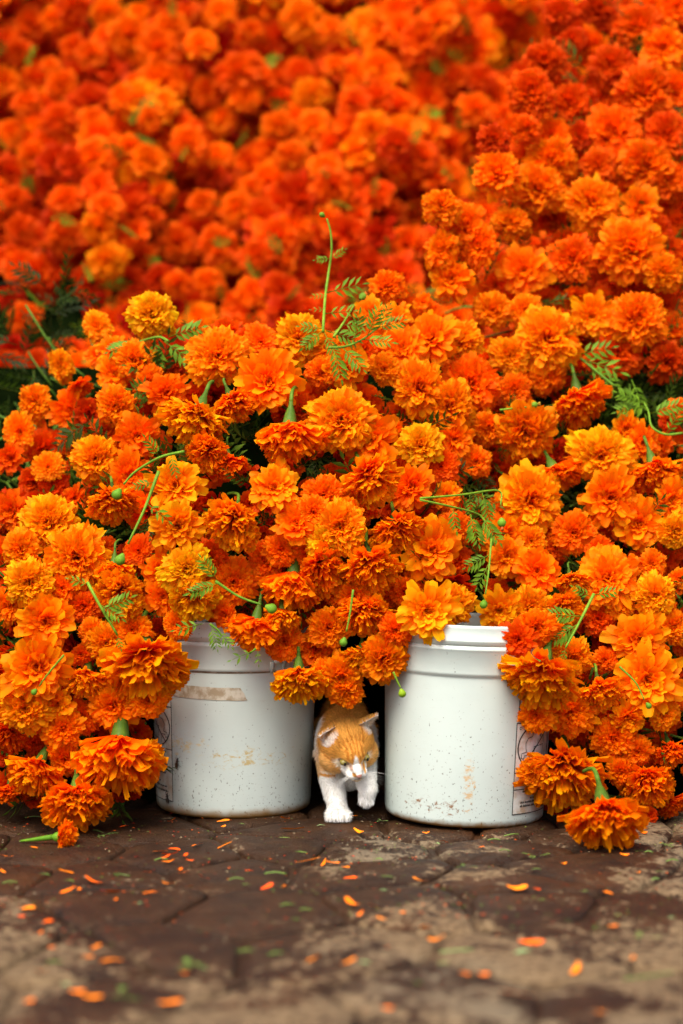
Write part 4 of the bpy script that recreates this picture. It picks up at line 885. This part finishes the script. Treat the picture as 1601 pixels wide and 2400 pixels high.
link('petal_crumbs', cr.mesh('petal_crumbs', (M_scrap,)), kind='stuff', label='tiny crumbs of petals, leaves and grit strewn over the paving', category='litter')

# ------------------------------------------------------------------ the cat
M_fur = col_material('cat_fur', .8, .05); M_nose = col_material('cat_nose', .45, .4)
def build_cat():
    Hc = at(812, 1741, .0)                                   # centre of the skull
    f = Vector((.30, -.80, -.50)).normalized(); r = Vector((.96, .2385, .15)); r = (r - f * r.dot(f)).normalized(); up = f.cross(r) * 1.0
    if up.z < 0: up = -up
    def hl(x, y, z): return Hc + r * x + f * y + up * z      # head-local: right, forward, up
    b = MB()
    HE = []
    def he(x, y, z, a, c, d):
        HE.append((x, y, z, a, c, d)); b.ellipsoid(hl(x, y, z), (r * a, f * c, up * d), nu=24, nv=16)
    he(0, 0, 0, .0445, .044, .0405)                           # skull
    he(-.024, .012, -.016, .0245, .025, .024); he(.024, .012, -.016, .0245, .025, .024)     # cheeks
    he(0, .030, .004, .0235, .026, .024)                      # brow
    he(0, .045, -.010, .0125, .022, .0125)                    # bridge of the nose
    he(-.0072, .053, -.0195, .0105, .0118, .0088); he(.0072, .053, -.0195, .0105, .0118, .0088); he(0, .040, -.017, .021, .020, .017)   # whisker pads
    he(0, .049, -.028, .011, .013, .008)                      # chin
    he(0, .064, -.0135, .0062, .006, .005)                    # nose
    def cap(p, q, r0, r1, n=10):
        p = Vector(p); q = Vector(q)
        for i in range(n + 1):
            t = i / n; rr = r0 + (r1 - r0) * t; b.ellipsoid(p.lerp(q, t), (Vector((rr, 0, 0)), Vector((0, rr, 0)), Vector((0, 0, rr))), nu=16, nv=10)
    # ears
    for s, base, tip, nin, w0 in ((-1, (-.026, .000, .024), (-.050, .014, .037), (-.25, .9, .1), .0185), (1, (.027, .000, .027), (.054, .002, .046), (.65, .7, .0), .0185)):
        B = hl(*base); T = hl(*tip); ax = T - B; n_in = (r * nin[0] + f * nin[1] + up * nin[2]); n_in = (n_in - ax * (n_in.dot(ax) / ax.dot(ax))).normalized(); wv = ax.normalized().cross(n_in)
        na, nb = 9, 8; V = []
        for side in (0, 1):
            for j in range(nb):
                bb = -.25 + 1.25 * j / (nb - 1)
                for i in range(na):
                    a = -1 + 2 * i / (na - 1); hw = w0 * max(.03, (1 - max(0, bb)) ** .75)
                    p = B + ax * bb + wv * a * hw - n_in * (.010 * (1 - a * a) * (1 - max(0, bb)) ** .7)
                    V.append(p + n_in * (.0016 if side else -.0022))
        Q = []; S = na * nb
        for side in (0, 1):
            for j in range(nb - 1):
                for i in range(na - 1):
                    q = (side * S + j * na + i, side * S + j * na + i + 1, side * S + (j + 1) * na + i + 1, side * S + (j + 1) * na + i); Q.append(q if side else q[::-1])
        rim = [j * na for j in range(nb)] + [(nb - 1) * na + i for i in range(1, na)] + [j * na + na - 1 for j in range(nb - 2, -1, -1)] + [i for i in range(na - 2, 0, -1)]
        for x, y in zip(rim, rim[1:] + rim[:1]): Q.append((x, y, S + y, S + x))
        b.add([tuple(v) for v in V], Q)
    # neck, chest, trunk
    sh = at(812, 1735, .085); hip = at(806, 1700, .33)
    cap(hl(0, -.012, -.008), sh + Vector((0, -.01, -.004)), .040, .050)
    b.ellipsoid(sh, (Vector((.049, 0, 0)), Vector((0, .062, 0)), Vector((0, 0, .058))))
    b.ellipsoid(sh.lerp(hip, .5) + Vector((0, 0, .0)), (Vector((.048, 0, 0)), Vector((0, .14, -.01)), Vector((0, 0, .052))))
    b.ellipsoid(hip, (Vector((.046, 0, 0)), Vector((0, .060, 0)), Vector((0, 0, .056))))
    b.ellipsoid(at(818, 1800, .055), (Vector((.032, 0, 0)), Vector((0, .03, 0)), Vector((0, 0, .036))))     # breast
    # standing foreleg
    s1 = at(773, 1768, .055); e1 = at(778, 1825, .035); w1 = at(789, 1885, .012); pw = at(793, 1912, -.004); pw.z = max(pw.z, .0125)
    cap(s1, e1, .0235, .0205); cap(e1, w1, .0205, .0155); cap(w1, pw, .0155, .0145, 4)
    for k in range(4):
        t = (k - 1.5) / 1.5; b.ellipsoid((pw.x + t * .0145, -.021 + .0045 * abs(t) + pw.y + .004, .0088), (Vector((.0062, 0, 0)), Vector((0, .0125, 0)), Vector((0, 0, .0088))), nu=14, nv=10)
    b.ellipsoid(pw + Vector((0, -.004, -.001)), (Vector((.0195, 0, 0)), Vector((0, .019, 0)), Vector((0, 0, .0118))))
    # raised foreleg, paw hanging
    s2 = at(852, 1775, .05); e2 = at(857, 1820, .015); w2 = at(861, 1850, -.002); p2 = at(859, 1873, -.002)
    cap(s2, e2, .021, .0175); cap(e2, w2, .0175, .0155); cap(w2, p2, .0150, .0122, 5)
    for k in range(4):
        t = (k - 1.5) / 1.5; b.ellipsoid(p2 + Vector((t * .0078, -.006 + .002 * abs(t), -.0035 + .003 * abs(t))), (Vector((.0042, 0, 0)), Vector((0, .0055, 0)), Vector((0, 0, .0085))), nu=12, nv=8)
    # hind legs (thigh, hock, foot) and tail
    for s in (-1, 1):
        h = hip + Vector((s * .026, .0, -.012)); kn = Vector((h.x + s * .004, h.y - .03, .075)); hk = Vector((h.x, h.y + .045, .042)); ft = Vector((h.x, h.y + .028, .012))
        cap(h, kn, .034, .024); cap(kn, hk, .022, .012); cap(hk, ft, .011, .010, 5); b.ellipsoid(ft + Vector((0, -.018, -.001)), (Vector((.013, 0, 0)), Vector((0, .026, 0)), Vector((0, 0, .0105))))
    tl = spline([hip + Vector((0, .055, .02)), hip + Vector((.01, .12, .0)), hip + Vector((.02, .19, -.05)), hip + Vector((.02, .25, -.06))], 8)
    for i, p in enumerate(tl): rr = .014 - .005 * i / len(tl); b.ellipsoid(p, (Vector((rr, 0, 0)), Vector((0, rr * 1.3, 0)), Vector((0, 0, rr))), nu=12, nv=8)
    tmp = link('cat_build', b.mesh('cat_build'))
    m = tmp.modifiers.new('remesh', 'REMESH'); m.mode = 'VOXEL'; m.voxel_size = .0015; m.adaptivity = 0
    m2 = tmp.modifiers.new('smooth', 'SMOOTH'); m2.factor = .5; m2.iterations = 5
    dg = bpy.context.evaluated_depsgraph_get(); me = bpy.data.meshes.new_from_object(tmp.evaluated_get(dg)); bpy.data.objects.remove(tmp)
    n = len(me.vertices); co = np.empty(n * 3, np.float32); me.vertices.foreach_get('co', co); co = co.reshape(-1, 3).astype(float)
    nor = np.empty(n * 3, np.float32); me.vertex_normals.foreach_get('vector', nor) if hasattr(me, 'vertex_normals') else me.vertices.foreach_get('normal', nor); nor = nor.reshape(-1, 3).astype(float)
    rel = co - np.array(Hc); X = rel @ np.array(r); Yh = rel @ np.array(f); Z = rel @ np.array(up)
    def ss(a, b_, x): t = np.clip((x - a) / (b_ - a), 0, 1); return t * t * (3 - 2 * t)
    eyes = []
    for ex in (-.0185, .0185):
        near = (np.abs(X - ex) < .002) & (np.abs(Z - .0005) < .002); eyes.append((ex, float(Yh[near].max()), .0005))
    # sink the eye sockets
    for ex, ey, ez in eyes:
        d = np.sqrt(((X - ex) / .010) ** 2 + ((Yh - ey) / .014) ** 2 + ((Z - ez) / .0065) ** 2)
        co -= (np.clip(1 - d, 0, 1) ** .8 * .0020)[:, None] * np.array(f)
    me.vertices.foreach_set('co', co.astype(np.float32).ravel())
    OR = np.array((.64, .30, .055)); DK = np.array((.40, .125, .014)); WH = np.array((.80, .79, .73)); CR = np.array((.74, .54, .30)); PK = np.array((.55, .25, .19)); PALE = np.array((.70, .40, .13))
    nz = np.sin(co[:, 0] * 310 + 3 * np.sin(co[:, 2] * 140)) * np.sin(co[:, 2] * 260 + co[:, 1] * 190)
    col = np.tile(OR, (n, 1))
    def mix(mask, c): 
        nonlocal col; m_ = np.clip(mask, 0, 1)[:, None]; col = col * (1 - m_) + c * m_
    hdist = np.min([((X - q[0]) / q[3]) ** 2 + ((Yh - q[1]) / q[4]) ** 2 + ((Z - q[2]) / q[5]) ** 2 for q in HE], 0)
    head = (hdist < 1.22) | ((np.abs(X) > .026) & (Z > .012) & (np.hypot(X, Z) < .085) & (np.abs(Yh) < .03))
    head_old = (np.sqrt(X ** 2 + (Yh * .9) ** 2 + Z ** 2) < .078) & (Yh > -.022) & (co[:, 1] < Hc.y + .03)
    hd = head.astype(float)
    body = 1 - hd
    # trunk: darker saddle stripes, white flanks
    bx = (co[:, 0] - sh.x) / .049
    mix(body * .55 * ss(.1, .8, np.sin(co[:, 1] * 95 + 1.4 * np.abs(bx)) * .5 + .5) * ss(.10, .15, co[:, 2]), DK)
    mix(body * .5 * ss(.35, .0, np.abs(bx)), DK)
    mix(body * ss(.60, .82, np.abs(bx) + .05 * nz) * ss(.06, .12, co[:, 2]) * ss(.10, .02, np.abs(co[:, 1] - .10)), WH)
    # breast and legs white
    leg1 = body * (co[:, 0] < (s1.x + s2.x) / 2 + .004) * (co[:, 1] < .085)
    mix(body * (co[:, 1] < .085) * ss(.096, .088, co[:, 2] + .003 * nz) , WH)
    zb = e1.z + .004
    mix(leg1 * ss(.013, .006, np.abs(co[:, 2] - zb - .018) ) * ss(e1.x + .02, e1.x + .006, co[:, 0]) * .9, PALE)
    mix(leg1 * ss(.0035, .0015, np.abs(co[:, 2] - zb - .003 + .12 * (co[:, 0] - e1.x))) * ss(e1.x + .024, e1.x + .012, co[:, 0]), OR)
    mix(body * (co[:, 0] > sh.x + .012) * (co[:, 1] < .05) * ss(.125, .10, co[:, 2]), WH)
    mix(body * (np.abs(co[:, 0] - at(822, 1800, .03).x) < .024) * (co[:, 1] < .06) * (co[:, 2] < .118), WH)
    # head
    mix(hd * .85 * ss(.014, -.014, Z) , PALE)
    mix(hd * .65 * ss(-.016, -.030, Z + .10 * np.abs(X)), CR)
    for x0, w, z0, z1 in ((-.0055, .0016, .006, .038), (.0055, .0016, .006, .038), (-.0125, .0018, .006, .036), (.0125, .0018, .006, .036), (0, .0013, .016, .045), (-.019, .0016, .018, .040), (.019, .0016, .018, .040)):
        wob = .0012 * np.sin(Z * 300 + x0 * 900)
        mix(hd * .8 * ss(w * 1.3, w * .5, np.abs(X - x0 * (1 + .25 * (Z - .02) / .03) - wob)) * ss(z0, z0 + .004, Z) * ss(z1, z1 - .01, Z) * (Yh > -.01), DK)
    for s in (-1, 1):                                           # cheek stripes
        mix(hd * .8 * ss(.0022, .001, np.abs(Z + .004 - (.35 * (np.abs(X) - .03)))) * ss(.027, .031, X * s), DK)
        mix(hd * .6 * ss(.0026, .001, np.abs(Z + .018 - (.3 * (np.abs(X) - .02)))) * ss(.016, .020, X * s) * ss(.036, .03, X * s), OR)
        d = np.sqrt(((X - s * .0180) / .0150) ** 2 + ((Z + .0045) / .0105) ** 2)
        mix(hd * (Yh > .02) * .95 * ss(1.05, .6, d), np.array((.84, .74, .58)))
        d = np.sqrt(((X - s * .0185) / .0080) ** 2 + ((Z - .0006) / .0054) ** 2)
        mix(hd * (Yh > .02) * ss(1.05, .8, d) * .8, np.array((.15, .065, .032)))
        d = np.sqrt(((X - s * .0095) / .003) ** 2 + ((Z + .004) / .005) ** 2)
        mix(hd * (Yh > .03) * .7 * ss(1.0, .5, d), PK * .8)
    blaze = np.interp(-Z, [-.020, -.010, 0, .010, .018, .03], [.0, .0028, .0050, .0075, .013, .016])
    mix(hd * (Yh > .022) * ss(blaze + .0012, blaze - .0008, np.abs(X + .001)) * ss(.018, .012, Z), WH * 1.05)
    mix(hd * (Yh > .040) * ss(-.007, -.011, Z + .05 * X) * ss(.024, .019, np.abs(X + .003)), WH)
    d = np.sqrt(((X + .0068) / .0030) ** 2 + ((Z + .0135) / .0045) ** 2); mix(hd * (Yh > .05) * ss(1.1, .7, d), OR * .85)
    d = np.sqrt(((X - .0125) / .0028) ** 2 + ((Z + .009) / .009) ** 2); mix(hd * (Yh > .04) * ss(1.1, .7, d), OR)
    d = np.sqrt((X / .0052) ** 2 + ((Z + .0145) / .0042) ** 2); nosemask = hd * (Yh > .060) * ss(1.2, .8, d); mix(nosemask, PK * .85)
    mix(hd * (Yh > .05) * ss(.0011, .0005, np.abs(Z + .0255 + .12 * np.abs(X))) * (np.abs(X) < .012), np.array((.22, .10, .07)))
    mix(hd * (Yh > .045) * ss(-.026, -.029, Z), CR * 1.05)
    # ear linings
    for s, base, tip, nin in ((-1, (-.026, .000, .024), (-.050, .014, .037), (-.25, .9, .1)), (1, (.027, .000, .027), (.054, .002, .046), (.65, .7, .0))):
        B = np.array(base); T = np.array(tip); ax = T - B; P = np.stack([X, Yh, Z], 1) - B; t = P @ ax / (ax @ ax); rad = np.linalg.norm(P - t[:, None] * ax, axis=1)
        Nl = np.stack([nor @ np.array(r), nor @ np.array(f), nor @ np.array(up)], 1); ni = np.array(nin) / np.linalg.norm(nin); facing = Nl @ ni
        ear_ = (t > .0) & (rad < .0195) & (t < 1.2) & (np.hypot(X, Z) > .030)
        mix(ear_ * ss(.30, .55, facing) * ss(.0, .15, t), np.array((.80, .68, .58)))
        mix(ear_ * ss(.45, .7, facing) * ss(.40, .15, t) * ss(.0, .12, t) * (s < 0) * .8, np.array((.20, .07, .05)))
    # lines between the toes
    for k in range(3):
        x0 = pw.x + (k - 1) * .0100; mix(ss(.0011, .0004, np.abs(co[:, 0] - x0)) * (co[:, 2] < .019) * (co[:, 1] < pw.y - .012) * .65, np.array((.28, .24, .2)))
    col = np.clip(col * (1 + .10 * nz[:, None]), 0, .9)
    a = me.attributes.new('col', 'FLOAT_COLOR', 'POINT'); a.data.foreach_set('color', np.hstack([col, np.ones((n, 1))]).astype(np.float32).ravel())
    me.materials.clear(); me.materials.append(M_fur); me.shade_smooth()
    cat = link('cat', me); cat['label'] = 'ginger and white cat stepping out between the two white buckets'; cat['category'] = 'cat'
    # eyes
    for ex, ey, ez in eyes:
        c = hl(ex, ey - .0046, ez); eb = MB(); look = (f * 1.0 + r * (.25 if ex > 0 else .05) - up * .12).normalized(); er = .0068
        eb.ellipsoid(c, (r * er, f * er, up * er * .70), (.20, .165, .035), 18, 12); eo = link('eye', eb.mesh('eye', (M_eye,)), cat)
        pb = MB(); pc = c + look * er * .86; pb.ellipsoid(pc, (r * .0024, f * .0016, up * .0036), (.006, .006, .005), 12, 8); link('pupil', pb.mesh('pupil', (M_eye,)), eo)
    nb_ = MB(); nb_.ellipsoid(hl(0, .0672, -.0145), (r * .0044, f * .0030, up * .0032), tuple(PK * .9), 14, 10); link('nose', nb_.mesh('nose', (M_nose,)), cat)
    for s in (-1, 1):
        for k in range(6):
            p0 = hl(s * (.012 + .001 * k), .060 - .001 * k, -.018 - .0022 * (k % 3)); d = (r * s * 1.0 + f * (.1 - .12 * (k % 3)) - up * (.35 * (k % 3) - .1) - Vector((0, 0, .25))).normalized(); L = .030 + .004 * (k % 4)
            wb = MB(); wb.tube([p0, p0 + d * L * .5 - Vector((0, 0, .001)), p0 + d * L - Vector((0, 0, .005))], [.00022, .00018, .00006], 4, (.85, .85, .8)); link('whisker', wb.mesh('whisker', (M_fur,)), cat)
    # fur: short tapered hairs lying along the coat
    me.calc_loop_triangles(); tri = np.empty(len(me.loop_triangles) * 3, np.int32); me.loop_triangles.foreach_get('vertices', tri); tri = tri.reshape(-1, 3)
    A_, B_, C_ = co[tri[:, 0]], co[tri[:, 1]], co[tri[:, 2]]; cr_ = np.cross(B_ - A_, C_ - A_); ar = np.linalg.norm(cr_, axis=1)
    mid = (A_ + B_ + C_) / 3; wgt = ar * np.where(mid[:, 1] < .16, 1, .15); prob = wgt / wgt.sum(); N = 60000; pick = rng.choice(len(tri), N, p=prob)
    w = rng.dirichlet((1, 1, 1), N); P = A_[pick] * w[:, :1] + B_[pick] * w[:, 1:2] + C_[pick] * w[:, 2:]
    NN = cr_[pick] / ar[pick][:, None]; CC = col[tri[pick, 0]]
    rx = (P - np.array(Hc)); px, py, pz = rx @ np.array(r), rx @ np.array(f), rx @ np.array(up)
    ish = (np.sqrt(px ** 2 + (py * .9) ** 2 + pz ** 2) < .078) & (py > -.022) & (P[:, 1] < Hc.y + .03)
    flow = np.where(ish[:, None], (-np.array(f) * .9)[None] + rx / .07 * .35, np.array((0, .75, -.65))[None])
    legm = (~ish) & (P[:, 2] < .10) & (P[:, 1] < .085); flow[legm] = (0, .1, -1)
    flow += rng.normal(0, .22, (N, 3)); tan = flow - (flow * NN).sum(1)[:, None] * NN; tan /= np.linalg.norm(tan, axis=1)[:, None] + 1e-9
    d = tan + NN * rng.uniform(.15, .5, (N, 1)); d /= np.linalg.norm(d, axis=1)[:, None]
    near_muzzle = ish & (py > .045); L = np.where(near_muzzle, .0018, np.where(ish, .0058, np.where(legm, .0070, .0120))) * rng.uniform(.6, 1.3, N)
    keep = np.ones(N, bool)
    for ex, ey, ez in eyes: keep &= ~((np.abs(px - ex) < .0105) & (np.abs(pz - ez) < .0070) & (py > .02))
    keep &= ~((np.abs(px) < .006) & (np.abs(pz + .0145) < .006) & (py > .055)); keep &= P[:, 2] > .004
    P, d, L, NN, CC = P[keep], d[keep], L[keep], NN[keep], CC[keep]; N = len(P); sd_ = np.cross(d, NN); sd_ /= np.linalg.norm(sd_, axis=1)[:, None] + 1e-9
    wd = .00055; V = np.stack([P - sd_ * wd, P + sd_ * wd, P + d * L[:, None]], 1).reshape(-1, 3); V[:, 2] = np.maximum(V[:, 2], .001)
    cj = np.clip(CC * rng.uniform(.68, 1.30, (N, 1)), 0, .92); cj = np.repeat(cj, 3, 0); cj[2::3] = np.clip(cj[2::3] * 1.12, 0, .92)
    fm = mesh_np('fur', V, None, np.arange(N * 3).reshape(-1, 3), {'col': ('FLOAT_COLOR', cj)}, True, (M_fur,))
    fo = link('fur', fm, cat); fo['kind'] = 'stuff'
M_eye = col_material('cat_eye', .25, .35)
build_cat()
